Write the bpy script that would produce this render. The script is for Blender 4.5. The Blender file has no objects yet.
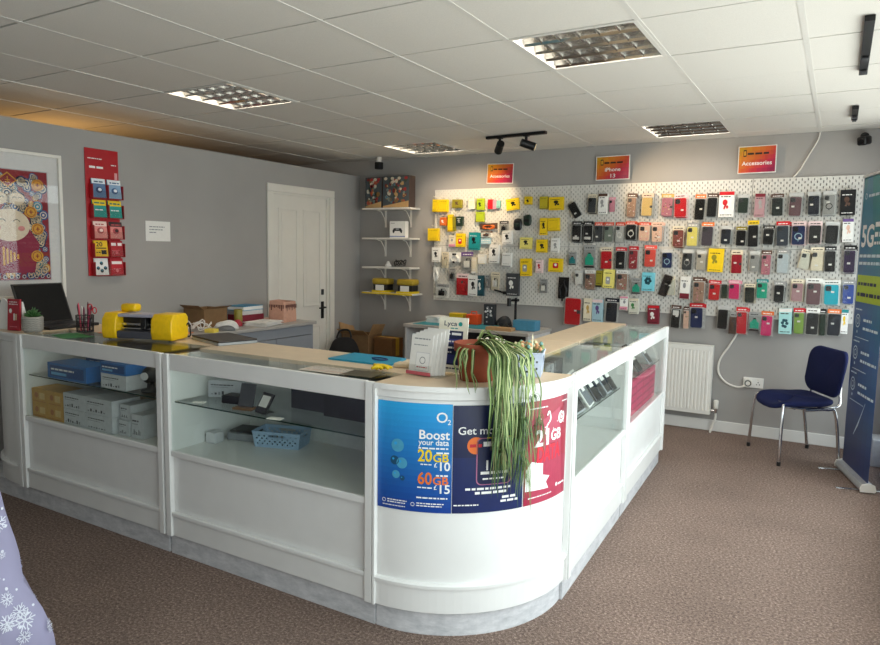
import bpy, bmesh, math, random
from mathutils import Matrix, Vector
random.seed(7)
PI = math.pi
COL = bpy.context.scene.collection
SC = bpy.context.scene

# ------------------------------------------------------------------ helpers
def lin(c):
    c = c / 255.0
    return c / 12.92 if c <= 0.04045 else ((c + 0.055) / 1.055) ** 2.4
def rgb(h):
    return tuple(lin(int(h[i:i + 2], 16)) for i in (0, 2, 4)) + (1.0,)

MATS = {}
def mat(key, hexc=None, rough=0.55, metal=0.0, noise=0.06, scale=40.0, bump=0.0, emit=None, estr=1.0, spec=0.5, coat=0.0):
    """procedural principled material with a slight colour and roughness variation"""
    if key in MATS: return MATS[key]
    m = bpy.data.materials.new(key); m.use_nodes = True
    nt = m.node_tree; b = nt.nodes['Principled BSDF']
    col = rgb(hexc)
    tc = nt.nodes.new('ShaderNodeTexCoord'); nz = nt.nodes.new('ShaderNodeTexNoise')
    nz.inputs['Scale'].default_value = scale; nz.inputs['Detail'].default_value = 3
    nt.links.new(tc.outputs['Object'], nz.inputs['Vector'])
    mp = nt.nodes.new('ShaderNodeMapRange')
    mp.inputs['From Min'].default_value = .3; mp.inputs['From Max'].default_value = .7
    mp.inputs['To Min'].default_value = 1 - noise; mp.inputs['To Max'].default_value = 1 + noise
    nt.links.new(nz.outputs['Fac'], mp.inputs['Value'])
    mx = nt.nodes.new('ShaderNodeVectorMath'); mx.operation = 'SCALE'
    mx.inputs[0].default_value = col[:3]
    nt.links.new(mp.outputs['Result'], mx.inputs['Scale'])
    nt.links.new(mx.outputs['Vector'], b.inputs['Base Color'])
    b.inputs['Roughness'].default_value = rough; b.inputs['Metallic'].default_value = metal
    b.inputs['Specular IOR Level'].default_value = spec
    b.inputs['Coat Weight'].default_value = coat
    if bump:
        bp = nt.nodes.new('ShaderNodeBump'); bp.inputs['Strength'].default_value = bump
        bp.inputs['Distance'].default_value = .002
        nt.links.new(nz.outputs['Fac'], bp.inputs['Height']); nt.links.new(bp.outputs['Normal'], b.inputs['Normal'])
    if emit:
        b.inputs['Emission Color'].default_value = rgb(emit); b.inputs['Emission Strength'].default_value = estr
    MATS[key] = m
    return m

def glass_mat(key, tint, edge=.04, power=4.0, gmax=.75, rough=.02):
    if key in MATS: return MATS[key]
    m = bpy.data.materials.new(key); m.use_nodes = True
    nt = m.node_tree; nt.nodes.clear()
    out = nt.nodes.new('ShaderNodeOutputMaterial'); mix = nt.nodes.new('ShaderNodeMixShader')
    tr = nt.nodes.new('ShaderNodeBsdfTransparent'); gl = nt.nodes.new('ShaderNodeBsdfGlossy')
    tr.inputs['Color'].default_value = rgb(tint); gl.inputs['Roughness'].default_value = rough
    gl.inputs['Color'].default_value = (1, 1, 1, 1)
    lw = nt.nodes.new('ShaderNodeLayerWeight'); lw.inputs['Blend'].default_value = .5
    pw = nt.nodes.new('ShaderNodeMath'); pw.operation = 'POWER'; pw.inputs[1].default_value = power
    mr = nt.nodes.new('ShaderNodeMapRange'); mr.inputs['To Min'].default_value = edge; mr.inputs['To Max'].default_value = gmax
    nt.links.new(lw.outputs['Facing'], pw.inputs[0]); nt.links.new(pw.outputs[0], mr.inputs['Value'])
    nt.links.new(mr.outputs['Result'], mix.inputs['Fac'])
    nt.links.new(tr.outputs[0], mix.inputs[1]); nt.links.new(gl.outputs[0], mix.inputs[2])
    nt.links.new(mix.outputs[0], out.inputs['Surface'])
    MATS[key] = m
    return m

class MB:
    """collects shapes; build() links them as ONE mesh object"""
    def __init__(self): self.v = []; self.f = []; self.m = []; self.s = []; self.M = None
    def add(self, vs, fs, m=0, smooth=False):
        o = len(self.v)
        for p in vs:
            p = Vector(p)
            self.v.append(self.M @ p if self.M else p)
        for f in fs:
            self.f.append([o + i for i in f]); self.m.append(m); self.s.append(smooth)
        return self
    def box(self, x0, x1, y0, y1, z0, z1, m=0):
        return self.add([(x0,y0,z0),(x1,y0,z0),(x1,y1,z0),(x0,y1,z0),(x0,y0,z1),(x1,y0,z1),(x1,y1,z1),(x0,y1,z1)],
                 [(0,3,2,1),(4,5,6,7),(0,1,5,4),(1,2,6,5),(2,3,7,6),(3,0,4,7)], m)
    def rbox(self, x0, x1, y0, y1, z0, z1, r=.004, m=0, seg=2):
        bm = bmesh.new(); bmesh.ops.create_cube(bm, size=1)
        for v in bm.verts:
            v.co = Vector(((x0+x1)/2 + v.co.x*(x1-x0), (y0+y1)/2 + v.co.y*(y1-y0), (z0+z1)/2 + v.co.z*(z1-z0)))
        r = min(r, .49*min(x1-x0, y1-y0, z1-z0))
        bmesh.ops.bevel(bm, geom=list(bm.edges), offset=r, segments=seg, affect='EDGES', profile=.5)
        return self.bm(bm, m, seg > 2)
    def bm(self, bm, m=0, smooth=False):
        bm.verts.index_update()
        self.add([v.co.copy() for v in bm.verts], [[v.index for v in f.verts] for f in bm.faces], m, smooth)
        bm.free(); return self
    def cyl(self, p0, p1, r0, r1=None, n=16, m=0, caps=True):
        if r1 is None: r1 = r0
        p0 = Vector(p0); p1 = Vector(p1); d = (p1-p0).normalized()
        a = d.orthogonal().normalized(); b = d.cross(a)
        vs = []
        for p, r in ((p0, r0), (p1, r1)):
            for i in range(n):
                t = 2*PI*i/n; vs.append(p + (a*math.cos(t) + b*math.sin(t))*r)
        self.add(vs, [(i, (i+1) % n, n+(i+1) % n, n+i) for i in range(n)], m, True)
        if caps:
            self.add(vs[:n], [list(range(n))[::-1]], m); self.add(vs[n:], [list(range(n))], m)
        return self
    def tube(self, pts, r, n=8, m=0, closed=False):
        pts = [Vector(p) for p in pts]; k = len(pts); vs = []; prev = None
        rs = r if isinstance(r, (list, tuple)) else [r]*k
        for i, p in enumerate(pts):
            if closed: d = pts[(i+1) % k] - pts[i-1]
            else: d = pts[min(i+1, k-1)] - pts[max(i-1, 0)]
            d.normalize()
            if prev is None: a = d.orthogonal().normalized()
            else:
                a = prev - d*prev.dot(d)
                a = a.normalized() if a.length > 1e-6 else d.orthogonal().normalized()
            prev = a; b = d.cross(a)
            for j in range(n):
                t = 2*PI*j/n; vs.append(p + (a*math.cos(t) + b*math.sin(t))*rs[i])
        fs = []
        for i in range(k if closed else k-1):
            i2 = (i+1) % k
            for j in range(n): fs.append((i*n+j, i*n+(j+1) % n, i2*n+(j+1) % n, i2*n+j))
        self.add(vs, fs, m, True)
        if not closed:
            self.add(vs[:n], [list(range(n))[::-1]], m); self.add(vs[-n:], [list(range(n))], m)
        return self
    def lathe(self, prof, n=24, m=0, c=(0,0,0), smooth=True):
        vs = []
        for r, z in prof:
            for i in range(n):
                t = 2*PI*i/n; vs.append((c[0]+r*math.cos(t), c[1]+r*math.sin(t), c[2]+z))
        fs = []
        for k in range(len(prof)-1):
            for i in range(n): fs.append((k*n+i, k*n+(i+1) % n, (k+1)*n+(i+1) % n, (k+1)*n+i))
        self.add(vs, fs, m, smooth)
        if prof[0][0] > 1e-5: self.add(vs[:n], [list(range(n))[::-1]], m)
        if prof[-1][0] > 1e-5: self.add(vs[-n:], [list(range(n))], m)
        return self
    def prism(self, poly, z0, z1, m=0, smooth=False):
        n = len(poly)
        vs = [(x, y, z0) for x, y in poly] + [(x, y, z1) for x, y in poly]
        self.add(vs, [(i, (i+1) % n, n+(i+1) % n, n+i) for i in range(n)], m, smooth)
        self.add(vs[:n], [list(range(n))[::-1]], m); self.add(vs[n:], [list(range(n))], m)
        return self
    def slab(self, poly, y0, y1, m=0):
        """poly in the xz plane, extruded along y"""
        n = len(poly)
        vs = [(x, y0, z) for x, z in poly] + [(x, y1, z) for x, z in poly]
        self.add(vs, [(i, (i+1) % n, n+(i+1) % n, n+i) for i in range(n)], m)
        self.add(vs[:n], [list(range(n))], m); self.add(vs[n:], [list(range(n))[::-1]], m)
        return self
    def sweep(self, path, prof, m=0, closed_prof=True):
        """path: [(x,y)] with outward normals computed; prof: [(out,z)]"""
        k = len(path); q = len(prof); vs = []
        for i, (x, y) in enumerate(path):
            x0, y0 = path[max(i-1, 0)]; x1, y1 = path[min(i+1, k-1)]
            tx, ty = x1-x0, y1-y0; l = math.hypot(tx, ty); nx, ny = ty/l, -tx/l
            for o, z in prof: vs.append((x+nx*o, y+ny*o, z))
        fs = []
        for i in range(k-1):
            for j in range(q if closed_prof else q-1):
                fs.append((i*q+j, (i+1)*q+j, (i+1)*q+(j+1) % q, i*q+(j+1) % q))
        self.add(vs, fs, m)
        if closed_prof:
            self.add(vs[:q], [list(range(q))], m); self.add(vs[-q:], [list(range(q))[::-1]], m)
        return self
    def mesh(self, name, mats):
        me = bpy.data.meshes.new(name)
        me.from_pydata([tuple(v) for v in self.v], [], self.f)
        for mm in (mats if isinstance(mats, (list, tuple)) else [mats]): me.materials.append(mm)
        me.polygons.foreach_set('material_index', self.m)
        me.polygons.foreach_set('use_smooth', self.s)
        bm = bmesh.new(); bm.from_mesh(me); bmesh.ops.recalc_face_normals(bm, faces=bm.faces); bm.to_mesh(me); bm.free()
        me.update(); return me
    def build(self, name, mats, parent=None, loc=(0,0,0), rot=(0,0,0)):
        o = bpy.data.objects.new(name, self.mesh(name, mats)); COL.objects.link(o)
        o.location = loc; o.rotation_euler = rot
        if parent: o.parent = parent
        return o

def tag(o, label=None, cat=None, group=None, kind=None):
    if label: o['label'] = label
    if cat: o['category'] = cat
    if group: o['group'] = group
    if kind: o['kind'] = kind
    return o
def thing(name, label, cat, loc=(0,0,0), rotz=0.0, group=None, rot=None):
    o = bpy.data.objects.new(name, None); COL.objects.link(o); o.empty_display_size = .05
    o.location = loc; o.rotation_euler = rot if rot else (0, 0, rotz)
    return tag(o, label, cat, group)
def copy_tree(o, parent=None):
    c = o.copy(); COL.objects.link(c)
    if parent: c.parent = parent
    for ch in list(o.children): copy_tree(ch, c)
    return c
def struct(o): o['kind'] = 'structure'; return o

def rrect(w, h, r, n=5, cx=0, cz=0):
    pts = []
    for sx, sz, a0 in ((1, 1, 0), (-1, 1, 90), (-1, -1, 180), (1, -1, 270)):
        for i in range(n+1):
            a = math.radians(a0 + 90*i/n)
            pts.append((cx + sx*(w/2-r) + r*math.cos(a), cz + sz*(h/2-r) + r*math.sin(a)))
    return pts

class Art:
    """flat printed artwork in (u, v) metres; layers lift by a fraction of a millimetre; F maps (u, v, h) into space"""
    LIFT = .0005
    def __init__(self): self.bm = bmesh.new(); self.mats = []
    def mi(self, m):
        if m not in self.mats: self.mats.append(m)
        return self.mats.index(m)
    def poly(self, pts, m, l=1):
        vs = [self.bm.verts.new((x, y, l*self.LIFT)) for x, y in pts]
        f = self.bm.faces.new(vs); f.material_index = self.mi(m)
        if f.normal.z < 0 or sum(pts[i][0]*pts[(i+1) % len(pts)][1]-pts[(i+1) % len(pts)][0]*pts[i][1] for i in range(len(pts))) < 0: f.normal_flip()
        return self
    def rect(self, x0, y0, x1, y1, m, l=1): return self.poly([(x0,y0),(x1,y0),(x1,y1),(x0,y1)], m, l)
    def rr(self, cx, cy, w, h, r, m, l=1): return self.poly(rrect(w, h, r, 4, cx, cy), m, l)
    def disc(self, cx, cy, rx, ry, m, l=1, n=24):
        return self.poly([(cx+rx*math.cos(2*PI*i/n), cy+ry*math.sin(2*PI*i/n)) for i in range(n)], m, l)
    def ring(self, cx, cy, r, t, m, l=1, n=28, a0=0, a1=2*PI):
        for i in range(n):
            a, b = a0+(a1-a0)*i/n, a0+(a1-a0)*(i+1)/n
            self.poly([(cx+r*math.cos(a), cy+r*math.sin(a)), (cx+(r+t)*math.cos(a), cy+(r+t)*math.sin(a)),
                       (cx+(r+t)*math.cos(b), cy+(r+t)*math.sin(b)), (cx+r*math.cos(b), cy+r*math.sin(b))], m, l)
        return self
    def line(self, p, q, t, m, l=1):
        p = Vector(p); q = Vector(q); d = (q-p).normalized(); n = Vector((-d.y, d.x))*t/2
        return self.poly([tuple(p+n), tuple(p-n), tuple(q-n), tuple(q+n)], m, l)
    def dashes(self, x0, x1, y, h, m, l=1, seed=1):
        """small illegible print"""
        r = random.Random(seed); x = x0
        while x < x1 - h*.5:
            w = min(h*r.uniform(.8, 2.6), x1-x)
            self.rect(x, y, x+w, y+h*.62, m, l); x += w + h*.4
        return self
    def text(self, s, x, y, size, m, l=1, bold=0.0, width=None, align='LEFT', shear=0.0):
        cu = bpy.data.curves.new('lettering', 'FONT'); cu.body = s; cu.size = size; cu.offset = bold*size
        cu.align_x = align; cu.shear = shear; cu.resolution_u = 3
        o = bpy.data.objects.new('lettering', cu); COL.objects.link(o)
        dg = bpy.context.evaluated_depsgraph_get(); me = bpy.data.meshes.new_from_object(o.evaluated_get(dg))
        sx = 1.0
        xs = [v.co.x for v in me.vertices]
        if width and xs: sx = width/max(1e-6, max(xs)-min(xs))
        k = self.mi(m); vm = [self.bm.verts.new((x+v.co.x*sx, y+v.co.y, l*self.LIFT)) for v in me.vertices]
        for p in me.polygons:
            try:
                f = self.bm.faces.new([vm[i] for i in p.vertices]); f.material_index = k
            except ValueError: pass
        bpy.data.objects.remove(o); bpy.data.curves.remove(cu); bpy.data.meshes.remove(me)
        return self
    def base(self, x0, y0, x1, y1, m, t=.001):
        k = self.mi(m)
        c = [(x0,y0),(x1,y0),(x1,y1),(x0,y1)]
        a = [self.bm.verts.new((x, y, 0)) for x, y in c]; b = [self.bm.verts.new((x, y, -t)) for x, y in c]
        fs = [a, b[::-1]] + [[a[i], b[i], b[(i+1) % 4], a[(i+1) % 4]] for i in range(4)]
        for q in fs:
            f = self.bm.faces.new(q); f.material_index = k
        return self
    def build(self, name, F=None, parent=None, cut=None, cutv=None):
        bm = self.bm
        if cut:
            for u in cut:
                g = list(bm.verts)+list(bm.edges)+list(bm.faces)
                bmesh.ops.bisect_plane(bm, geom=g, plane_co=(u,0,0), plane_no=(1,0,0), dist=1e-6)
        if cutv:
            for u in cutv:
                g = list(bm.verts)+list(bm.edges)+list(bm.faces)
                bmesh.ops.bisect_plane(bm, geom=g, plane_co=(0,u,0), plane_no=(0,1,0), dist=1e-6)
        bmesh.ops.triangulate(bm, faces=[f for f in bm.faces if len(f.verts) > 4])
        if F:
            for v in bm.verts: v.co = Vector(F(v.co.x, v.co.y, v.co.z))
        me = bpy.data.meshes.new(name); bm.to_mesh(me); bm.free()
        for m in self.mats: me.materials.append(m)
        o = bpy.data.objects.new(name, me); COL.objects.link(o)
        if parent: o.parent = parent
        return o
def plane_F(o, u, v):
    o = Vector(o); u = Vector(u); v = Vector(v); n = u.cross(v)
    return lambda a, b, h: o + u*a + v*b + n*h
def bez(p, n=12):
    """Catmull-Rom through points"""
    p = [Vector(q) for q in p]; out = []
    for i in range(len(p)-1):
        a = p[max(i-1, 0)]; b = p[i]; c = p[i+1]; d = p[min(i+2, len(p)-1)]
        for k in range(n):
            t = k/n
            out.append(.5*((2*b) + (c-a)*t + (2*a-5*b+4*c-d)*t*t + (3*b-a-3*c+d)*t**3))
    out.append(p[-1]); return out

# ------------------------------------------------------------------ shared materials
WHITE = mat('white_laminate', 'e9e9e7', .35, noise=.02, scale=8)
WHITE2 = mat('white_gloss_paint', 'e6e2da', .3, noise=.02, scale=6)
BLACK = mat('black_plastic', '151517', .4, noise=.1)
BLACKM = mat('black_satin_metal', '121214', .45, metal=.3)
DARK = mat('charcoal_plastic', '2b2c30', .5)
CHROME = mat('chrome_tube', 'd8d8da', .12, metal=1, noise=.02)
ALU = mat('brushed_aluminium', 'c4c6c8', .3, metal=1)
PAPER = mat('white_paper', 'eceae6', .7, noise=.02)
GLASS = glass_mat('counter_glass', 'fafdfc', .035, 6.0, .62)
CLEAR = glass_mat('clear_plastic', 'f8f8f7', .025, 4.5, .4, .08)
GOLDP = mat('gold_ink', 'c9a44a', .45)
NAVYI = mat('navy_ink', '14204a', .5)
REDI = mat('red_ink', 'c3182a', .5)
WHI = mat('white_ink', 'f1f0ee', .55, noise=.02)
BLKI = mat('black_ink', '161616', .55)
YELI = mat('yellow_ink', 'f0cf1c', .5)
TEALI = mat('teal_ink', '17958f', .5)
ORAI = mat('orange_ink', 'e8742a', .5)
GREYI = mat('grey_ink', '8d8f93', .55)
SKY = 5.2; BULB = 8; EXPO = 0.06; CEIL = 13.5
# ------------------------------------------------------------------ the room
H = 2.483
XL, XR, XF = -.266, 4.80, -2.40          # partition face, shop-window wall, wall of the back room
YF = -7.20                               # wall behind the photographer

def carpet_mat():
    m = bpy.data.materials.new('brown_fleck_carpet'); m.use_nodes = True
    nt = m.node_tree; b = nt.nodes['Principled BSDF']; N = nt.nodes.new; L = nt.links.new
    tc = N('ShaderNodeTexCoord')
    n1 = N('ShaderNodeTexNoise'); n1.inputs['Scale'].default_value = 85; n1.inputs['Detail'].default_value = 4; n1.inputs['Roughness'].default_value = .75
    n2 = N('ShaderNodeTexNoise'); n2.inputs['Scale'].default_value = 1.6; n2.inputs['Detail'].default_value = 4
    v = N('ShaderNodeTexVoronoi'); v.inputs['Scale'].default_value = 190
    for n in (n1, n2, v): L(tc.outputs['Object'], n.inputs['Vector'])
    r = N('ShaderNodeValToRGB'); e = r.color_ramp.elements
    e[0].position = .3; e[0].color = rgb('54463e'); e[1].position = .72; e[1].color = rgb('bda797')
    x = e.new(.52); x.color = rgb('86736a')
    L(n1.outputs['Fac'], r.inputs['Fac'])
    mr = N('ShaderNodeMapRange'); mr.inputs['From Min'].default_value = .3; mr.inputs['From Max'].default_value = .7
    mr.inputs['To Min'].default_value = .88; mr.inputs['To Max'].default_value = 1.1
    L(n2.outputs['Fac'], mr.inputs['Value'])
    mx = N('ShaderNodeVectorMath'); mx.operation = 'SCALE'
    L(r.outputs['Color'], mx.inputs[0]); L(mr.outputs['Result'], mx.inputs['Scale']); L(mx.outputs['Vector'], b.inputs['Base Color'])
    b.inputs['Roughness'].default_value = .95; b.inputs['Specular IOR Level'].default_value = .1
    ad = N('ShaderNodeMath'); ad.operation = 'ADD'; L(n1.outputs['Fac'], ad.inputs[0]); L(v.outputs['Distance'], ad.inputs[1])
    bp = N('ShaderNodeBump'); bp.inputs['Strength'].default_value = .7; bp.inputs['Distance'].default_value = .006
    L(ad.outputs[0], bp.inputs['Height']); L(bp.outputs['Normal'], b.inputs['Normal'])
    return m
M_WALL = mat('grey_wall_paint', 'a5a29f', .75, noise=.03, scale=3, bump=.05)
M_TILE = mat('mineral_ceiling_tile', 'dcd9d2', .9, noise=.05, scale=220, bump=.15)
M_TBAR = mat('ceiling_t_bar', 'd8d6d0', .5, noise=.02)
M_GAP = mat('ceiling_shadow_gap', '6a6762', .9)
M_SKIRT = mat('white_skirting', 'e4e3e0', .4, noise=.02, scale=5)

struct(MB().box(XF-.1, XR+.1, YF-.1, .1, -.12, 0).build('floor', carpet_mat()))

LIGHTS = [(1, 1), (5, 1), (5, 5), (1, 5)]
c = MB()
for i in range(-4, 9):
    for j in range(-6, 7):
        x0, x1 = max(i*.6, XF), min(i*.6+.6, XR+.0)
        y0, y1 = max(j*.6-3.836, YF), min(j*.6-3.236, 0)
        if x1 - x0 < .02 or y1 - y0 < .02 or (i, j) in LIGHTS: continue
        sag = random.uniform(-.001, .002)
        c.box(x0+.012, x1-.012, y0+.006, y1-.006, H+sag, H+.02, 0)
for i in range(-4, 9):                                     # main bars towards the back wall
    if XF < i*.6 < XR: c.box(i*.6-.0125, i*.6+.0125, YF, 0, H-.002, H+.03, 1)
for j in range(-6, 7):                                     # cross bars, set a little higher
    y = j*.6-3.836
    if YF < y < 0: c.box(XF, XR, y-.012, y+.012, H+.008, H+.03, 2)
c.box(XF-.1, XR+.1, YF-.1, .1, H+.16, H+.2, 2)
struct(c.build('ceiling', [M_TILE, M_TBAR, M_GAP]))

def tiled_light(i, j, label):
    x, y = i*.6+.3, j*.6-3.536
    t = thing('ceiling_light', label, 'ceiling light', (x, y, H), group='recessed louvre ceiling lights')
    f = MB()
    for a in (-1, 1):
        f.box(a*.288-.010, a*.288+.010, -.298, .298, -.003, .012); f.box(-.278, .278, a*.288-.010, a*.288+.010, -.003, .012)
    f.build('frame', M_TBAR, t)
    tr = MB().box(-.285, .285, -.285, .285, .088, .092)
    for a in (-1, 1): tr.box(a*.283-.002, a*.283+.002, -.283, .283, .012, .088); tr.box(-.283, .283, a*.283-.002, a*.283+.002, .012, .088)
    tr.build('reflector_tray', mat('tray_grey', 'b9b9b5', .35), t)
    LV = mat('louvre_aluminium', 'c0beb9', .16, metal=1, noise=.02)
    lo = MB()
    def blade(horizontal, p, hw, z0, z1, lo_, hi_):
        q = [(-hw, z1), (hw, z1), (hw*.55, z0+.010), (0.0012, z0), (-.0012, z0), (-hw*.55, z0+.010)]
        vs = []
        for e in (lo_, hi_):
            for a, z in q: vs.append((e, p+a, z) if horizontal else (p+a, e, z))
        n = len(q)
        lo.add(vs, [(k, (k+1) % n, n+(k+1) % n, n+k) for k in range(n)]+[list(range(n)), list(range(n, 2*n))])
    for k in range(5): blade(True, -.278+k*.139, .020, .003, .058, -.278, .278)
    for k in range(1, 6): blade(False, -.278+k*.0927, .010, .006, .050, -.278, .278)
    lo.build('louvre', LV, t)
    for k in range(4):
        yy = -.2085+k*.139
        MB().cyl((-.28, yy, .072), (.28, yy, .072), .008, n=10).build('tube', mat('lamp_tube', 'f4f2ec', .4, emit='fff4e0', estr=TUBE), t)
TUBE = .6
for (i, j), lb in zip(LIGHTS, ('recessed louvre ceiling light above the yellow machine, leftmost of the four',
                     'largest recessed louvre ceiling light, above the curved counter corner',
                     'recessed louvre ceiling light beside the back wall above the middle hanging sign',
                     'recessed louvre ceiling light near the back wall above the wall shelves')):
    tiled_light(i, j, lb)

# walls
PT = 2.317                                                  # the partition stops short of the ceiling
w = MB().box(XF, XR+.1, 0, .1, 0, H+.16); struct(w.build('wall_back', M_WALL))
DY0, DY1, DZ = -1.385, -.53, 2.055                          # door opening in the partition
w = MB().box(XL-.1, XL, YF, DY0, 0, PT).box(XL-.1, XL, DY1, 0, 0, PT).box(XL-.1, XL, DY0, DY1, DZ, PT)
struct(w.build('wall_left', M_WALL))
struct(MB().box(XF-.1, XF, YF, .1, 0, H+.16).build('wall_far', M_WALL))
struct(MB().box(XF-.1, XR+.1, YF-.1, YF, 0, H+.16).build('wall_front', M_WALL))
WY0, WY1, WZ0, WZ1 = -6.9, -.32, .25, 2.40                 # shop window in the right wall
w = MB().box(XR, XR+.1, YF, WY0, 0, H+.16).box(XR, XR+.1, WY1, 0, 0, H+.16).box(XR, XR+.1, WY0, WY1, 0, WZ0).box(XR, XR+.1, WY0, WY1, WZ1, H+.16)
struct(w.build('wall_right', M_WALL))
wf = MB()
for y in (WY0, -5.0, -3.1, -1.3, WY1-.05): wf.box(XR+.02, XR+.08, y, y+.05, WZ0, WZ1)
wf.box(XR+.02, XR+.08, WY0, WY1, WZ0, WZ0+.06).box(XR+.02, XR+.08, WY0, WY1, WZ1-.06, WZ1)
win = struct(wf.build('window_1', mat('window_frame_white', 'dddddb', .4)))
MB().box(XR+.045, XR+.051, WY0+.02, WY1-.02, WZ0+.02, WZ1-.02).build('pane', glass_mat('window_glass', 'f6faf9', .04, 5, .6), win)
# skirting
def skirt(name, x0, x1, y0, y1):
    struct(MB().rbox(x0, x1, y0, y1, 0, .095, .004).build(name, M_SKIRT))
skirt('baseboard_back', XL, XR, -.016, -.0005); skirt('baseboard_right', XR-.016, XR-.0005, -1.6, -.017)
# door
d = struct(MB().box(XL-.062, XL-.022, DY0+.035, DY1-.035, .006, DZ-.03).build('door_1', WHITE2))
fr = MB()
for (y0, y1, z0, z1) in ((DY0-.062, DY0+.012, 0, DZ-.013), (DY1-.012, DY1+.062, 0, DZ-.013), (DY0-.062, DY1+.062, DZ-.012, DZ+.062)):
    fr.rbox(XL+.0005, XL+.022, y0, y1, z0, z1, .006)
for (y0, y1, z0, z1) in ((DY0, DY0+.034, 0, DZ-.031), (DY1-.034, DY1, 0, DZ-.031), (DY0, DY1, DZ-.03, DZ)):
    fr.box(XL-.1, XL+.0002, y0, y1, z0, z1)
fr.build('door_frame', WHITE2, d)
for (y0, y1) in ((-1.27, -1.0), (-.92, -.65)):
    for (z0, z1) in ((.92, 1.90), (.2, .72)):
        p = MB()
        for (a, b, cc, e) in ((y0, y1, z0, z0+.02), (y0, y1, z1-.02, z1), (y0, y0+.02, z0+.02, z1-.02), (y1-.02, y1, z0+.02, z1-.02)):
            p.rbox(XL-.0225, XL-.014, a, b, cc, e, .004)
        p.rbox(XL-.0225, XL-.018, y0+.045, y1-.045, z0+.045, z1-.045, .004)
        p.build('raised_panel', WHITE2, d)
h = MB().rbox(XL-.022, XL-.014, -.645, -.6, .78, .96, .004).tube([(XL-.014, -.622, .90), (XL+.03, -.622, .90), (XL+.036, -.65, .90), (XL+.036, -.73, .898)], .008)
h.build('door_handle', BLACKM, d)
MB().rbox(XL-.022, XL-.008, -.64, -.605, 1.03, 1.09, .006).build('door_latch', DARK, d)

# daylight through the shop window and the warm lamp of the back room
wd = bpy.data.worlds.new('overcast_sky'); SC.world = wd; wd.use_nodes = True
nt = wd.node_tree; bg = nt.nodes['Background']
tc = nt.nodes.new('ShaderNodeTexCoord'); sp = nt.nodes.new('ShaderNodeSeparateXYZ'); rp = nt.nodes.new('ShaderNodeValToRGB')
mr = nt.nodes.new('ShaderNodeMapRange'); mr.inputs['From Min'].default_value = -.4; mr.inputs['From Max'].default_value = .6
nt.links.new(tc.outputs['Generated'], sp.inputs[0]); nt.links.new(sp.outputs['Z'], mr.inputs['Value']); nt.links.new(mr.outputs['Result'], rp.inputs['Fac'])
rp.color_ramp.elements[0].color = (.8, .78, .75, 1); rp.color_ramp.elements[1].color = (.93, .97, 1.0, 1)
e = rp.color_ramp.elements.new(.42); e.color = (.75, .78, .8, 1)
nt.links.new(rp.outputs['Color'], bg.inputs['Color']); bg.inputs['Strength'].default_value = SKY
def lamp(name, typ, loc, energy, color, **k):
    l = bpy.data.lights.new(name, typ); l.energy = energy; l.color = color
    for a, b in k.items(): setattr(l, a, b)
    o = bpy.data.objects.new(name, l); COL.objects.link(o); o.location = loc
    return o
po = lamp('window_daylight_portal', 'AREA', (XR+.12, (WY0+WY1)/2, (WZ0+WZ1)/2), 1, (1, 1, 1), shape='RECTANGLE', size=WZ1-WZ0, size_y=WY1-WY0)
po.rotation_euler = (0, PI/2, 0); po.data.cycles.is_portal = True
lamp('back_room_bulb', 'POINT', (-1.15, -2.9, 1.95), BULB, (1.0, .55, .18), shadow_soft_size=.12)

for i, j in LIGHTS:
    lamp('ceiling_light_lamp', 'AREA', (i*.6+.3, j*.6-3.536, H+.062), CEIL, (1.0, .91, .80) if i > 3 else (1.0, .86, .70), shape='SQUARE', size=.5)
# camera
cam = bpy.data.cameras.new('camera'); co = bpy.data.objects.new('camera', cam); COL.objects.link(co); SC.camera = co
cam.sensor_fit = 'HORIZONTAL'; cam.sensor_width = 36; cam.lens = 36*681.06/880; cam.clip_start = .02
yaw, pitch, roll = .5266, .1044, -.0167
fw = Vector((-math.sin(yaw)*math.cos(pitch), math.cos(yaw)*math.cos(pitch), -math.sin(pitch)))
rt = Vector((math.cos(yaw), math.sin(yaw), 0)); dn = fw.cross(rt)
r2 = rt*math.cos(roll) + dn*math.sin(roll); d2 = dn*math.cos(roll) - rt*math.sin(roll)
co.matrix_world = Matrix.Translation((4.394, -6.194, 1.508)) @ Matrix(((r2.x, -d2.x, -fw.x, 0), (r2.y, -d2.y, -fw.y, 0), (r2.z, -d2.z, -fw.z, 0), (0, 0, 0, 1)))
SC.view_settings.view_transform = 'Standard'; SC.view_settings.look = 'None'; SC.view_settings.gamma = 1
SC.view_settings.use_curve_mapping = False; SC.view_settings.exposure = EXPO
# ------------------------------------------------------------------ the display counter
M_WOOD = mat('pale_beech_worktop', 'd9c3a6', .4, noise=.05, scale=14)
M_PLINTH = None
def plinth_mat():
    m = bpy.data.materials.new('scuffed_grey_plinth'); m.use_nodes = True
    nt = m.node_tree; b = nt.nodes['Principled BSDF']; N = nt.nodes.new; L = nt.links.new
    tc = N('ShaderNodeTexCoord'); mp = N('ShaderNodeMapping'); mp.inputs['Scale'].default_value = (6, 6, 16)
    n = N('ShaderNodeTexNoise'); n.inputs['Scale'].default_value = 2.2; n.inputs['Detail'].default_value = 7; n.inputs['Roughness'].default_value = .7
    r = N('ShaderNodeValToRGB'); r.color_ramp.elements[0].position = .3; r.color_ramp.elements[0].color = rgb('b6b8bc')
    r.color_ramp.elements[1].position = .65; r.color_ramp.elements[1].color = rgb('dddde0')
    L(tc.outputs['Object'], mp.inputs['Vector']); L(mp.outputs[0], n.inputs['Vector']); L(n.outputs['Fac'], r.inputs['Fac']); L(r.outputs['Color'], b.inputs['Base Color'])
    b.inputs['Roughness'].default_value = .45
    return m
M_PLINTH = plinth_mat()
M_EDGE = mat('glass_edge_green', '1d3a33', .2)

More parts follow.
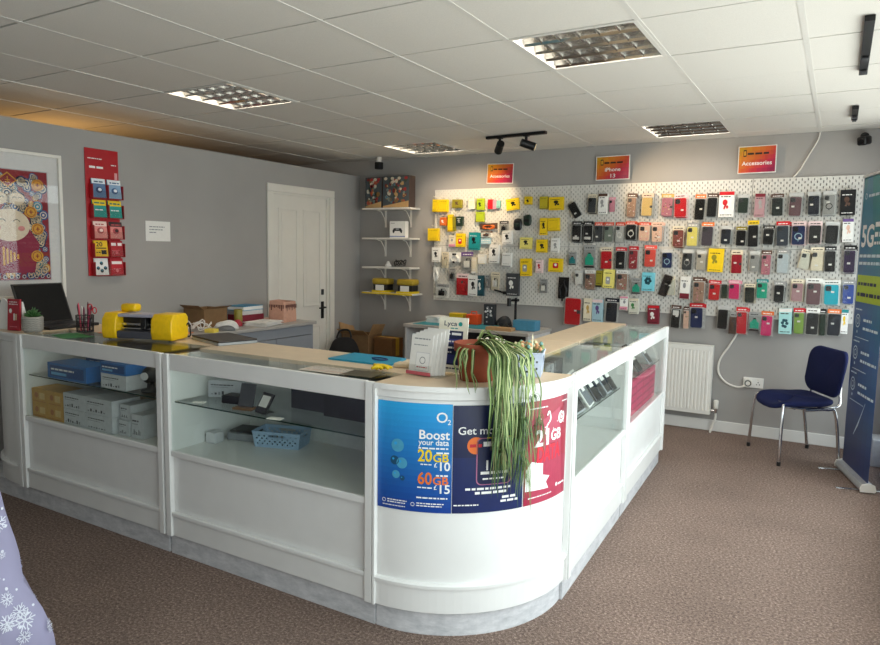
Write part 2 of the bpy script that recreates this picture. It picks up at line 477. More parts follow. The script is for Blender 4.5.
def module(label, x, y, rotz, w, d, g, back=None):
    t = thing('display_counter', label, 'display counter', (x, y, 0), rotz, 'glass fronted display counter sections')
    MB().box(.0, w, .022, d-.03, 0, .1).build('plinth', M_PLINTH, t)
    c = MB()
    c.box(0, .018, .02, d, .1, .98).box(w-.018, w, .02, d, .1, .98)          # ends
    c.box(.018, w-.018, .02, d, .50, .518)                                   # deck
    c.box(.018, w-.018, .02, .034, .1, .5).box(.018, w-.018, d-.016, d, .1, .5)
    c.box(.018, w-.018, .034, d-.016, .1, .116)
    c.build('carcass', WHITE, t)
    MB().rbox(.036, w-.036, .006, .0195, .102, .2, .002).rbox(.036, w-.036, -.002, .0195, .2, .222, .005).build('kick_board', WHITE, t)
    MB().rbox(.036, w-.036, .002, .0195, .500, .530, .004).build('sill', WHITE, t)
    MB().rbox(.036, w-.036, .004, .022, .922, 1.0, .003).build('fascia', WHITE, t)
    for a in (0, w-.035):
        MB().rbox(a, a+.035, -.006, .0195, .1, .999, .003).build('stile', WHITE, t)
    MB().box(.036, w-.036, .0095, .0155, .531, .921).build('glass_front', GLASS, t)
    gs = MB().box(.02, w-.02, .045, d-.02, .756, .762, 0)
    gs.box(.02, w-.02, .044, .045, .756, .762, 1); gs.build('glass_shelf', [GLASS, M_EDGE], t)
    MB().box(.036, w-.036, .023, g-.002, .993, .999).build('glass_top', GLASS, t)
    MB().rbox(0, w, g, d, .98, 1.0, .002).build('worktop', M_WOOD, t)
    if back: MB().box(.02, w-.02, d-.012, d-.004, .52, .978).build('sliding_back', back, t)
    return t
FY = -4.075
BEIGE = mat('beige_back_board', 'b9a184', .5, noise=.05)
module('glass display counter section holding blue, yellow and white cartons', .375, FY, 0, 1.243, .545, .30, BEIGE)
module('glass display counter section with pale blue basket and black boxes inside', 1.634, FY, 0, 1.233, .545, .22, mat('white_back_board', 'd5d7d5', .5))
A2 = math.radians(92.4)
module('glass display counter section showing tilted phones with price cards, right of posters', 3.4666, -3.462, A2, 1.065, .56, .30, mat('white_back_board', 'd5d7d5', .5))
module('end display counter section with pink boxes, nearest the radiator', 3.4215, -2.385, A2, 1.20, .56, .30, mat('white_back_board', 'd5d7d5', .5))

# curved corner: quarter round running from the front run into the right run
CC = (2.873, -3.49); CR = .585
def arc(r, a0=-90, a1=2.4, n=28):
    return [(CC[0]+r*math.cos(math.radians(a0+(a1-a0)*i/n)), CC[1]+r*math.sin(math.radians(a0+(a1-a0)*i/n))) for i in range(n+1)]

def corner(label, name='corner_counter', left=False):
    t = thing(name, label, 'corner counter')
    if left:
        cx, cy, r, st = .275, -3.50, .540, .10
        def ar(d):
            q = CR-d
            rr_ = FYO(d)
            return [(cx+(rr_)*math.cos(math.radians(180+90*i/24)), cy+(rr_)*math.sin(math.radians(180+90*i/24))) for i in range(25)] + [(cx+.098, cy-rr_)]
        FYO = lambda d: .575-d
        inner = [(cx+.098, cy+.0), ]
        pl = [(XL+.006, -4.052), (cx+.098, -4.052), (cx+.098, -3.6), (XL+.006, -3.6)]
        clip = lambda P: [(max(x, XL+.028), y) for x, y in P]
    else:
        ar = lambda d: arc(CR-d); inner = [(CC[0]-.003, CC[1]-.003)]; pl = arc(CR-.025)+inner; clip = lambda P: P
    MB().prism(pl, 0, .1).build('plinth', M_PLINTH, t)
    MB().prism(clip(ar(.014))+inner, .1, .978, smooth=not left).build('curved_panel', WHITE, t)
    path = clip(ar(.014))
    if left: path = [q for q in path if q[0] > XL+.03]
    MB().sweep(path, [(-.001, .102), (.010, .102), (.010, .2), (.020, .204), (.020, .216), (.012, .222), (-.001, .222)]).build('kick_board', WHITE, t)
    MB().sweep(path, [(-.001, .945), (.006, .945), (.010, .95), (.010, .978), (-.001, .978)]).build('fascia', WHITE, t)
    for k in (0, -1):
        if left and k == 0: continue
        a = arc(CR-.014, -90, -89.1, 1) if k == 0 else arc(CR-.014, 1.5, 2.4, 1)
        if left: a = [(path[-1][0]-.035, path[-1][1]), path[-1]]
        MB().sweep([a[0], ((a[0][0]+a[1][0])/2, (a[0][1]+a[1][1])/2), a[1]], [(-.001, .1), (.022, .1), (.022, .978), (-.001, .978)]).build('stile', WHITE, t)
    MB().prism(clip(ar(-.004))+inner, .9785, 1.0).build('worktop', [M_WOOD], t)
    MB().sweep(([q for q in clip(ar(-.004)) if q[0] > XL+.03] if left else ar(-.004)), [(-.001, .979), (.003, .979), (.003, .999), (-.001, 1.0003)]).build('edge_strip', WHITE, t)
    return t
corner('curved white counter corner carrying three phone network posters')
corner('curved white counter end at far left beside the framed picture', left=True)
# ------------------------------------------------------------------ left wall: picture, leaflet rack, note, desk
WX = XL                                                     # wall face; +x is out of the wall
def wallF(y0, z0, x): return plane_F((x, y0, z0), (0, 1, 0), (0, 0, 1))       # u runs to the back, v up, h out of the wall

t = thing('framed_picture', 'large white framed colourful picture on the left wall above the laptop', 'picture', (WX, -3.76, 1.63))
fr = MB(); w2, h2 = .352, .4825
for (a, b, cc, e) in ((-w2, w2, -h2, -h2+.022), (-w2, w2, h2-.022, h2), (-w2, -w2+.022, -h2+.022, h2-.022), (w2-.022, w2, -h2+.022, h2-.022)):
    fr.rbox(.001, .030, a, b, cc, e, .003)
fr.build('frame', WHITE2, t)
a = Art()
MT = mat('picture_mount', 'dcdad8', .8, noise=.02); a.base(-.331, -.461, .331, .461, MT, .004)
pr, pb, pc, pk, pg = mat('print_crimson', '8c1220', .6), mat('print_blue', '1f4f8c', .6), mat('print_cream', 'e6d3b8', .6), mat('print_pink', 'd98a86', .6), mat('print_gold', 'd79a2b', .6)
pn, pt = mat('print_navy', '14264f', .6), mat('print_teal', '3f8fa8', .6)
a.rect(-.262, -.362, .262, .362, mat('print_grey_edge', 'b9b7bb', .7), 1); a.rect(-.256, -.356, .256, .356, pr, 2)
r = random.Random(3)
for k in range(230):                                       # swirling clouds and waves round the edge
    x, y = r.uniform(-.23, .23), r.uniform(-.33, .33)
    q = r.choice([pb, pt, pn, pg, pb]); R_ = r.uniform(.018, .036)
    x = max(-.256+R_, min(.256-R_, x)); y = max(-.356+R_, min(.356-R_, y))
    a.disc(x, y, R_, R_, q, 3); a.ring(x, y, R_*.55, R_*.16, pc, 4, 16); a.disc(x, y, R_*.25, R_*.25, pc, 4, 10)
for k in range(13):
    x = -.24+k*.04
    for q, R_ in ((pb, .0155), (pc, .012), (pn, .008)): a.disc(x, -.335, R_, R_, q, 3 + (q is pc) + 2*(q is pn), 16)
a.poly([(-.15, -.31), (.15, -.31), (.19, -.12), (.1, .02), (-.1, .02), (-.19, -.12)], mat('print_magenta', '8e1238', .6), 5)
a.disc(0, .0, .13, .105, pc, 6, 32); a.disc(-.075, -.02, .022, .016, pk, 7); a.disc(.075, -.02, .022, .016, pk, 7)
a.ring(-.045, .015, .02, .004, BLKI, 7, 12, .3, 2.8); a.ring(.045, .015, .02, .004, BLKI, 7, 12, .3, 2.8)
for s in (-1, 1): a.disc(s*.055, .17, .05, .04, pc, 6); a.ring(s*.055-.016, .17, .011, .003, BLKI, 7, 10, .3, 2.8); a.ring(s*.055+.018, .17, .011, .003, BLKI, 7, 10, .3, 2.8)
for (x, y) in ((.19, .27), (.14, .09), (.18, -.02), (.17, -.2), (-.2, .2), (-.18, -.05)):
    a.disc(x, y, .04, .038, pg, 8); a.ring(x, y, .027, .004, pr, 9, 20)
    a.rect(x-.012, y-.003, x+.012, y+.003, pr, 9); a.rect(x-.003, y-.014, x+.003, y+.014, pr, 9)
a.poly([(0, .34), (.06, .29), (0, .24), (-.06, .29)], pg, 8); a.poly([(0, .33), (.05, .29), (0, .25), (-.05, .29)], pr, 9)
a.rect(-.016, .285, .016, .291, pg, 10); a.rect(-.003, .27, .003, .312, pg, 10); a.rect(-.014, .272, .014, .278, pg, 10)
for k in range(5): a.rect(-.05+k*.022, -.26+k*.01, -.036+k*.022, -.14-k*.012, pg, 8)
a.build('print', plane_F((.010, 0, 0), (0, 1, 0), (0, 0, 1)), t)
MB().box(.0195, .0215, -.33, .33, -.46, .46).build('picture_glass', glass_mat('picture_glass', 'fdfdfd', .02, 5.5, .5), t)

# red leaflet rack
t = thing('leaflet_rack', 'tall red wall leaflet rack with two columns of pockets', 'leaflet rack', (WX, -3.098, 1.288))
RR = mat('red_acrylic', 'b3141f', .3, noise=.03)
MB().rbox(.002, .010, -.13, .13, 0, .909, .003).build('back_panel', RR, t)
a = Art(); a.rect(-.122, .69, .122, .86, RR, .5); a.dashes(-.11, .0, .835, .010, WHI, 1, 2); a.dashes(-.10, .02, .77, .024, WHI, 1, 5); a.dashes(.07, .11, .80, .012, WHI, 1, 6)
a.rect(.095, .70, .118, .75, mat('ink_pale_pink', 'e0a0a4', .6), 1)
a.build('lettering', plane_F((.0105, 0, 0), (0, 1, 0), (0, 0, 1)), t)
rows = [.555, .415, .265, .135, .0]
for k, z in enumerate(rows):
    for s in (0, 1):
        y0 = -.105+s*.122
        p = MB().box(.012, .058, y0-.002, y0, z+.004, z+.10).box(.012, .058, y0+.114, y0+.116, z+.004, z+.10).box(.010, .058, y0-.002, y0+.116, z, z+.004)
        p.build('pocket', RR, t)
        MB().box(.056, .058, y0, y0+.114, z+.0045, z+.055).build('clear_front', CLEAR, t)
specs = [('blue grey', '5f7ea8', 'e4ecf4', '27406e'), ('pale blue', '8fb0d0', 'f0f4f8', '3a5f92'), ('yellow and teal', '1f9a94', 'f2d21e', '0d6f70'), ('teal with yellow top', '24a39b', 'efcf22', '0d6f70'),
         ('salmon pink', 'e5908a', 'f4d8cf', 'b04a4a'), ('pink with dark top', 'e28d86', '3a2426', 'b84a50'), ('yellow and black', 'f0c41c', '17161a', '17161a'), ('dark red', 'b01524', 'f0e4e4', 'e05a66'),
         ('white dotted', 'f0f0ee', '2f7f9c', '17323f'), ('crimson', 'c01a2c', 'f4eaea', 'e8808a')]
for k, (nm, c0, c1, c2) in enumerate(specs):
    z = 1.288+rows[k//2]+.007; y = -3.098-.048+(k % 2)*.122
    hh = (.135, .125, .122, .115, .122)[k//2]
    m0, m1, m2 = mat('leaflet_'+c0, c0, .5), mat('leaflet_'+c1, c1, .5), mat('leaflet_'+c2, c2, .5)
    a = Art(); a.base(-.052, 0, .052, hh, m0, .012)
    if k == 8:
        for (x, v) in ((0, .085), (-.028, .05), (.028, .05), (0, .03)): a.disc(x, v, .013, .013, m2, 1); a.disc(x, v+.006, .007, .006, m1, 2)
    elif k == 6:
        a.text('20', -.038, .072, .044, m1, 1, .02, .05); a.rect(-.04, .055, .04, .063, m2, 1); a.rect(.0, .015, .04, .045, m2, 1); a.dashes(-.04, .0, .025, .01, m1, 1, 3)
    elif k in (7, 9):
        a.dashes(-.04, .045, .078, .034, m1, 1, 11+k); a.dashes(-.03, .03, .04, .01, m2, 1, k); a.disc(0, .03, .012, .012, m2, 1)
    elif k in (2, 3):
        a.rect(-.052, .085, .052, hh, m1, 1); a.dashes(-.04, .04, .098, .016, m2, 2, k); a.dashes(-.035, .03, .05, .012, WHI, 1, k+4)
    else:
        a.rect(-.052, hh-.035, .052, hh, m1, 1); a.dashes(-.035, .04, hh-.026, .014, m2, 2, k); a.disc(0, .055, .026, .022, m2, 1); a.disc(.006, .058, .014, .012, m1, 2)
    o = a.build('leaflet', plane_F((0, 0, 0), (0, 1, 0), (-.12, 0, .9928)), None)
    o.location = (WX+.046, y, z)
    rn = ('top', 'second', 'third', 'fourth', 'bottom')[k//2]
    tag(o, f'{nm} leaflet in the {("left", "right")[k % 2]} pocket of the {rn} row, red rack', 'leaflet', 'leaflets in the red wall rack')

# paper note
a = Art(); a.base(-.113, -.078, .113, .078, PAPER, .002)
for k, (x1, v) in enumerate(((.06, .03), (.05, .008), (-.02, -.014))): a.dashes(-.08, x1, v, .012, GREYI, 1, k)
o = a.build('paper_sign', plane_F((0, 0, 0), (0, 1, 0), (0, 0, 1))); o.location = (WX+.004, -2.634, 1.627)
tag(o, 'small white paper note taped to the grey left wall', 'note')

# grey desk along the partition
DSK = .86
M_DK = mat('grey_laminate', '8d929b', .5, noise=.03, scale=9); M_DKT = mat('grey_worktop', 'a9a6a3', .45, noise=.05, scale=30)
t = thing('desk_cabinet', 'long grey cabinet desk along the left wall in front of the door', 'desk', (WX+.002, -2.43, 0))
MB().rbox(0, .600, -.96, .99, DSK-.028, DSK, .003).build('worktop', M_DKT, t)
c = MB().box(.0, .56, .962, .98, 0, DSK-.0285).box(.0, .56, -.95, -.932, 0, DSK-.0285).box(.0, .56, -.01, .01, .08, DSK-.0285).box(0, .018, -.93, .962, .08, DSK-.0285).box(.03, .5, -.93, .962, .0, .08)
c.build('carcass', M_DK, t)
for k in range(4):
    y0 = -.928+k*.474
    dd = MB().rbox(.562, .58, y0, y0+.468, .09, DSK-.12, .002).build('door', M_DK, t)
    MB().tube([(.58, y0+.40, .62), (.60, y0+.40, .62), (.60, y0+.40, .52), (.58, y0+.40, .52)], .005).build('handle', ALU, dd)
MB().rbox(.562, .58, -.928, .962, DSK-.115, DSK-.032, .002).build('top_rail', M_DK, t)

# things on the desk (each at its own place)
def solo(name, mb, mats, label, cat, loc=(0, 0, 0), rotz=0.0, group=None):
    o = mb.build(name, mats, None, loc, (0, 0, rotz)); return tag(o, label, cat, group)
z = DSK+.0006
CARD = mat('brown_cardboard', '8a6a48', .8, noise=.08, scale=20)
CARD2 = mat('pale_cardboard', 'b58f64', .8, noise=.08, scale=20)
t = thing('cardboard_box', 'open brown cardboard box on the grey desk beside the cables', 'box', (-.09, -2.33, z), .1)
b = MB()
for q in ((-.11, .11, -.13, -.126), (-.11, .11, .126, .13), (-.11, -.106, -.126, .126), (.106, .11, -.126, .126)): b.box(*q, .003, .15)
b.box(-.11, .11, -.13, .13, 0, .003); b.build('box_body', CARD, t)
f = MB(); f.add([(.11, -.126, .15), (.11, .126, .15), (.17, .12, .17), (.17, -.12, .17), (.11, -.126, .153), (.11, .126, .153), (.17, .12, .173), (.17, -.12, .173)], [(0,1,2,3), (4,7,6,5), (0,4,5,1), (1,5,6,2), (2,6,7,3), (3,7,4,0)]); f.build('flap', CARD, t)
f = MB(); f.add([(-.1, -.13, .15), (.1, -.13, .15), (.1, -.18, .18), (-.1, -.18, .18), (-.1, -.13, .153), (.1, -.13, .153), (.1, -.18, .183), (-.1, -.18, .183)], [(0,1,2,3), (4,7,6,5), (0,4,5,1), (1,5,6,2), (2,6,7,3), (3,7,4,0)]); f.build('flap', CARD, t)
def cable_heap(mb, cx, cy, n, R_, r, seed, z0=.006, m=0, hz=.05):
    g = random.Random(seed)
    for k in range(n):
        ph, e = g.uniform(0, 6.28), g.uniform(.5, 1)
        ox, oy = g.uniform(-R_, R_)*.4, g.uniform(-R_, R_)*.4
        pts = []
        for i in range(26):
            t_ = 2*PI*i/25*g.choice([1, 1, 1])
            rr_ = R_*e*(1+.18*math.sin(3*t_+ph))
            pts.append((cx+ox+rr_*math.cos(t_+ph), cy+oy+.8*rr_*math.sin(t_+ph), z0+r*2*k*.35+hz*g.uniform(.0, .25)+hz*.5*(1+math.sin(2*t_+ph))*.5))
        mb.tube(bez(pts, 2), r, 6, m)
    return mb
solo('cable_bundle', cable_heap(MB(), 0, 0, 7, .10, .005, 4, hz=.12), BLACK, 'tangled black cables on the grey desk behind the yellow machine', 'cable', (-.08, -2.76, z))
solo('cable_bundle', cable_heap(MB(), 0, 0, 4, .11, .0035, 9, hz=.10), PAPER, 'loose white charging cables on the grey desk by the cardboard box', 'cable', (.16, -2.60, z+.0005))
def mouse(mb, l=.06, w=.035, h=.035):
    bm = bmesh.new(); bmesh.ops.create_uvsphere(bm, u_segments=18, v_segments=10, radius=1)
    for v in bm.verts:
        v.co = Vector((v.co.x*l, v.co.y*w, max(0, v.co.z)*h*(1.1+.3*v.co.x)))
    return mb.bm(bm, 0, True)
solo('gadget', mouse(MB(), .10, .05, .06).cyl((-.05, -.045, .03), (-.05, .045, .03), .022), mat('white_plastic', 'dcdcda', .35), 'white plastic hair dryer shaped gadget among the desk cables'.replace('hair dryer shaped ', ''), 'gadget', (.17, -2.35, z), .6)
solo('gadget', mouse(MB(), .085, .045, .035), mat('grey_plastic', '6f7276', .4), 'dark grey rounded gadget lying in front of the white gadget', 'gadget', (.26, -2.44, z), .3)
solo('gadget', mouse(MB(), .05, .035, .05), mat('red_plastic', 'a82c3c', .4), 'small crimson gadget on the grey desk behind the white gadget', 'gadget', (.115, -2.19, z), 1.0)
def can(mb, r, h): return mb.lathe([(r*.92, 0), (r, .004), (r, h-.006), (r*.9, h), (r*.86, h-.004), (0.0001, h-.004)], 20)
solo('spray_can', can(MB(), .035, .13), mat('olive_can', '8c8438', .4), 'olive yellow can standing on the grey desk', 'can', (.03, -2.09, z))
solo('spray_can', can(MB(), .032, .15), mat('steel_blue_can', '5a6b80', .35), 'steel blue can standing on the desk behind olive can', 'can', (-.12, -2.11, z))
MB1 = MB().rbox(-.11, .11, -.13, .13, 0, .075, .003)
solo('red_box', MB1, mat('maroon_card', '7d1f30', .5), 'flat maroon box on the desk under the blue book', 'box', (-.07, -1.93, z))
t = thing('book', 'bright blue covered book topping the pile on the grey desk', 'book', (-.06, -1.93, z+.1125), .1)
MB().rbox(-.10, .10, -.13, .13, .0, .004, .001).rbox(-.10, .10, -.13, .13, .034, .038, .001).build('cover', mat('book_blue', '1d86b4', .4), t)
MB().box(-.095, .095, -.125, .125, .0042, .0338).build('pages', PAPER, t)
solo('book', MB().rbox(-.105, .105, -.12, .12, 0, .0365, .002), mat('book_white', 'd5d3d0', .5), 'white book in the pile below the blue book', 'book', (-.07, -1.93, z+.0755), .0)
def papers(mb, n, w, d, seed, t_=.004):
    g = random.Random(seed)
    for k in range(n):
        a_ = g.uniform(-.25, .25); M_ = Matrix.Rotation(a_, 4, 'Z'); mb.M = M_
        mb.box(-w/2, w/2, -d/2, d/2, k*t_, k*t_+t_*.85); mb.M = None
    return mb
solo('paper_stack', papers(MB(), 8, .2, .28, 5), PAPER, 'messy stack of white papers at the front of the grey desk', 'papers', (.20, -1.97, z), .2)
t = thing('paper_bag', 'peach paper bag with dark drip marks on the grey desk', 'bag', (.13, -1.66, z), .2)
b = MB(); BAGM = mat('peach_paper', 'cf9f8a', .7, noise=.06)
n = 28; prof = [(0, 1.0), (.02, 1.02), (.10, 1.0), (.17, .98), (.185, .96)]
vs = []
for zz, s in prof:
    for (x, y) in rrect(.17*s, .2*s, .02, 4): vs.append((x, y, zz + (.006*math.sin(9*x+40*y) if zz > .18 else 0)))
k = len(vs)//len(prof)
b.add(vs, [(i*k+j, i*k+(j+1) % k, (i+1)*k+(j+1) % k, (i+1)*k+j) for i in range(len(prof)-1) for j in range(k)], 0, False)
b.add(vs[:k], [list(range(k))]); b.build('bag_body', BAGM, t)
b = MB(); g = random.Random(8)
for side in range(2):
    for j in range(11):
        q = -.085+j*.017; l_ = g.uniform(.03, .10)
        P_ = [(q-.004, .05+.10-l_/2), (q+.004, .05+.10-l_/2), (q+.005, .155), (q-.005, .155)]
        if side == 0:
            vs = [(.0872, a_, z_) for a_, z_ in P_]+[(.0866, a_, z_) for a_, z_ in P_]
        else:
            if abs(q) > .07: continue
            vs = [(a_, -.1022, z_) for a_, z_ in P_]+[(a_, -.1016, z_) for a_, z_ in P_]
        b.add(vs, [(0,1,2,3), (7,6,5,4), (0,4,5,1), (1,5,6,2), (2,6,7,3), (3,7,4,0)])
b.build('drip_print', mat('maroon_ink', '5a2a2a', .6), t)
solo('paper_sheet', papers(MB(), 2, .18, .22, 2, .002), mat('peach_sheet', 'd2ab98', .7), 'peach coloured sheet lying at the far end of the desk', 'paper', (-.07, -1.60, z), .1)
solo('sticky_notes', MB().rbox(-.04, .04, -.035, .035, 0, .028, .002), mat('sticky_yellow', 'ecd65a', .6), 'yellow sticky note block at the desk front edge', 'notes', (.285, -2.60, z), .3)
solo('paper_sheet', papers(MB(), 3, .1, .16, 6, .003), mat('orange_sheet', 'e0946c', .7), 'orange paper slips beside the yellow sticky notes', 'paper', (.20, -2.80, z), .4)
# ------------------------------------------------------------------ wall shelves, bench and the far corner
def wall_shelf(zt, label, col, w=.615, x0=-.085, d=.20):
    w += .04 if col else 0
    t = thing('wall_shelf', label, 'shelf', (x0, -.002, zt), 0, 'wall shelves in the far corner')
    MB().rbox(0, w, -d, 0, -.018, 0, .002).build('shelf_board', WHITE2 if not col else [WHITE2], t)
    if col: MB().box(.002, w-.002, -d-.0022, -d-.0002, -.017, -.001).build('front_edge', col, t)
    for x in (.175, .50):
        q = MB(); q.rbox(x-.012, x+.012, -.004, 0, -.20, -.0185, .001).rbox(x-.012, x+.012, -d+.03, -.0045, -.0225, -.0185, .001)
        q.tube([(x, -.006, -.17), (x, -.03, -.10), (x, -.09, -.035), (x, -d+.05, -.0245)], .005, 6)
        q.build('bracket', WHITE2, t)
YE = mat('shelf_yellow', 'e6c81c', .45)
SH = [1.955, 1.640, 1.330, 1.055]
for zt, lb, c in zip(SH, ('top wall shelf in the far corner, carrying two game console boxes', 'second wall shelf down, carrying a white controller box',
                         'third wall shelf down, carrying small white gadget and dark cables', 'lowest wall shelf with yellow front edge and two yellow boxes'), (None, None, None, YE)):
    wall_shelf(zt, lb, c)
CM = [mat('game_'+h, h, .45) for h in ('7c2a26', 'b9563c', '3d4a3c', '7f8f86', 'd8cdb8', '8c6a3c', '4c5458', 'c7a06a', 'a83030', '5b7f8c')]
def gamebox(x, zt, w, h, d, label, seed, yaw):
    t = thing('game_box', label, 'box', (x, -.105, zt+.0006), yaw, 'game console boxes on the top shelf')
    MB().rbox(-w/2, w/2, -d/2, d/2, 0, h, .001).build('carton', mat('game_carton', '4a3a34', .5), t)
    a = Art(); g = random.Random(seed)
    a.rect(-w/2+.002, .003, w/2-.002, h-.003, CM[6], 1)
    for k in range(60):
        x_, y_ = g.uniform(-w/2+.04, w/2-.04), g.uniform(.04, h-.04); R_ = g.uniform(.014, .034)
        q = [(x_+R_*g.uniform(.5, 1.1)*math.cos(t_), y_+R_*g.uniform(.5, 1.1)*math.sin(t_)) for t_ in [i*PI/3.5 for i in range(7)]]
        a.poly(q, g.choice(CM), 2+k % 3)
    a.poly([(-w/2+.004, .004), (w/2-.004, .004), (w/2-.004, .07), (0, .045), (-w/2+.004, .02)], CM[7], 5)
    for k in range(4): a.disc(-w/2+.04+k*(w-.08)/3, h-.025, .022, .016, g.choice([CM[8], CM[4], CM[0]]), 5)
    a.build('cover_art', plane_F((0, -d/2-.0006, 0), (1, 0, 0), (0, 0, 1)), t)
gamebox(.035, SH[0], .215, .325, .11, 'colourful game console box on the top shelf, left and partly covered', 5, 0)
gamebox(.325, SH[0], .345, .33, .11, 'colourful game console box on the top shelf, right and fully visible', 11, -.05)
t = thing('controller_box', 'white game controller box standing on the second wall shelf', 'box', (.335, -.11, SH[1]+.0006), .05)
MB().rbox(-.095, .095, -.035, .035, 0, .175, .002).build('carton', PAPER, t)
a = Art(); a.rect(-.094, .002, .094, .173, PAPER, .5); a.dashes(-.08, -.03, .15, .01, GREYI, 1, 4)
pad = [(-.055, .05), (-.06, .075), (-.045, .10), (-.02, .103), (.02, .103), (.045, .10), (.06, .075), (.055, .05), (.043, .05), (.03, .072), (-.03, .072), (-.043, .05)]
a.poly(pad, DARK, 1); a.poly([(-.022, .10), (.022, .10), (.018, .085), (-.018, .085)], GREYI, 2); a.rect(-.095, .012, .095, .02, mat('ink_blue', '3b66b0', .5), 1)
a.build('cover_art', plane_F((0, -.0356, 0), (1, 0, 0), (0, 0, 1)), t)
solo('gadget', MB().lathe([(.035, 0), (.035, .02), (.02, .035), (.018, .05), (.012, .058), (.0001, .06)], 18), mat('white_plastic', 'dcdcda', .35), 'small white dome shaped gadget on the third wall shelf', 'gadget', (.20, -.11, SH[2]+.0006))
solo('cable_bundle', cable_heap(MB(), 0, 0, 3, .075, .004, 21, hz=.10), BLACK, 'dark looped cable on the third wall shelf', 'cable', (.35, -.11, SH[2]+.0008))
for x, lb in ((.135, 'left one of two yellow topped boxes on the lowest wall shelf'), (.455, 'right one of two yellow topped boxes on the lowest wall shelf')):
    t = thing('yellow_box', lb, 'box', (x, -.11, SH[3]+.0006), .06, 'yellow topped boxes on the lowest shelf')
    MB().rbox(-.10, .10, -.075, .075, 0, .022, .002).build('base_tray', YE, t)
    MB().rbox(-.085, .085, -.065, .065, .0225, .085, .002).build('black_band', BLACK, t)
    MB().rbox(-.10, .10, -.075, .075, .0855, .15, .02, 0, 3).build('lid', mat('dull_yellow', 'b79a2a', .5), t)
    MB().rbox(-.05, .05, -.078, -.066, .0225, .08, .001).build('label', PAPER, t)

# work bench under the peg boards
BZ = .79
t = thing('work_bench', 'repair bench with dark front below the yellow accessory boards', 'bench', (.72, 0, 0))
MB().rbox(0, 1.33, -.60, -.02, BZ-.03, BZ, .003).build('worktop', mat('bench_grey_top', 'b9b4ae', .5), t)
for x in (1.30, .01): MB().box(x, x+.02, -.58, -.03, 0, BZ-.031).build('side_panel', mat('bench_end_white', 'd9d8d8', .5), t)
MB().box(.03, 1.30, -.10, -.085, .2, BZ-.031).build('modesty_panel', mat('bench_dark', '3a3b40', .6), t)
BM = BZ+.0006
solo('work_mat', MB().rbox(-.42, .42, -.21, .21, 0, .004, .002), mat('teal_rubber', '1f8b98', .6), 'teal silicone work mat on the repair bench', 'mat', (1.22, -.34, BM))
solo('tool_case', MB().rbox(-.065, .065, -.05, .05, 0, .10, .008).tube([(-.03, 0, .10), (-.03, 0, .125), (.03, 0, .125), (.03, 0, .10)], .006), mat('orange_plastic', 'e8501c', .4), 'small orange case standing on the repair bench', 'case', (1.32, -.24, BM+.0045))
solo('tape_holder', MB().rbox(-.08, .08, -.05, .05, 0, .10, .01), mat('holder_yellow', 'd8b41c', .4), 'yellow holder on the bench left of the orange case', 'holder', (1.13, -.22, BM+.0045))
solo('tape_roll', MB().lathe([(.02, 0), (.05, 0), (.05, .04), (.02, .04), (.02, 0)], 22), BLACK, 'black tape roll standing in front of the yellow holder', 'tape', (1.14, -.345, BM+.0045))
solo('paper_stack', papers(MB(), 5, .16, .2, 12, .012), PAPER, 'white crumpled paper pile at the left end of bench', 'papers', (.92, -.26, BM+.0045))
t = thing('product_box', 'upright black and white box on the repair bench', 'box', (1.475, -.2, BM+.0045))
MB().rbox(-.055, .055, -.03, .03, 0, .205, .002).build('carton', mat('box_charcoal', '33353a', .5), t)
a = Art(); g = random.Random(2); a.rect(-.052, .003, .052, .2, mat('box_charcoal', '33353a', .5), .5)
for k in range(16):
    x_, y_ = g.uniform(-.035, .035), g.uniform(.03, .18); a.disc(x_, y_, g.uniform(.006, .014), g.uniform(.006, .014), g.choice([WHI, GREYI, WHI]), 1+k % 2, 8)
a.build('cover_art', plane_F((0, -.0306, 0), (1, 0, 0), (0, 0, 1)), t)
t = thing('microscope_stand', 'black post stand with arm on the repair bench', 'stand', (1.745, -.23, BM))
MB().rbox(-.08, .08, -.09, .06, 0, .014, .004).build('base', BLACKM, t)
MB().cyl((0, .03, .0145), (0, .03, .285), .012).build('post', BLACKM, t)
MB().rbox(-.03, .03, .0, .05, .25, .275, .004).cyl((0, 0, .262), (-.02, -.08, .262), .010).build('arm', BLACKM, t)
MB().cyl((-.02, -.08, .21), (-.02, -.08, .285), .02).build('camera_head', BLACK, t)
solo('power_supply', MB().rbox(-.11, .11, -.07, .07, 0, .095, .005).rbox(-.1, .1, -.073, -.0705, .01, .085, .001), mat('steel_blue_box', '4a8fb0', .45), 'blue boxed device at the right end of the bench', 'device', (1.93, -.36, BM))
solo('gadget', mouse(MB(), .09, .05, .09), DARK, 'dark rounded tool pile behind the black post stand', 'tool', (1.60, -.16, BM))
solo('cardboard_tray', MB().rbox(-.13, .13, -.05, .05, 0, .03, .003), CARD2, 'low brown tray in front of the black post stand', 'tray', (1.74, -.52, BM))
solo('cable_bundle', cable_heap(MB(), 0, 0, 4, .06, .004, 31, hz=.05), BLACK, 'black cable coil on the bench beside the teal mat', 'cable', (1.72, -.40, BM))

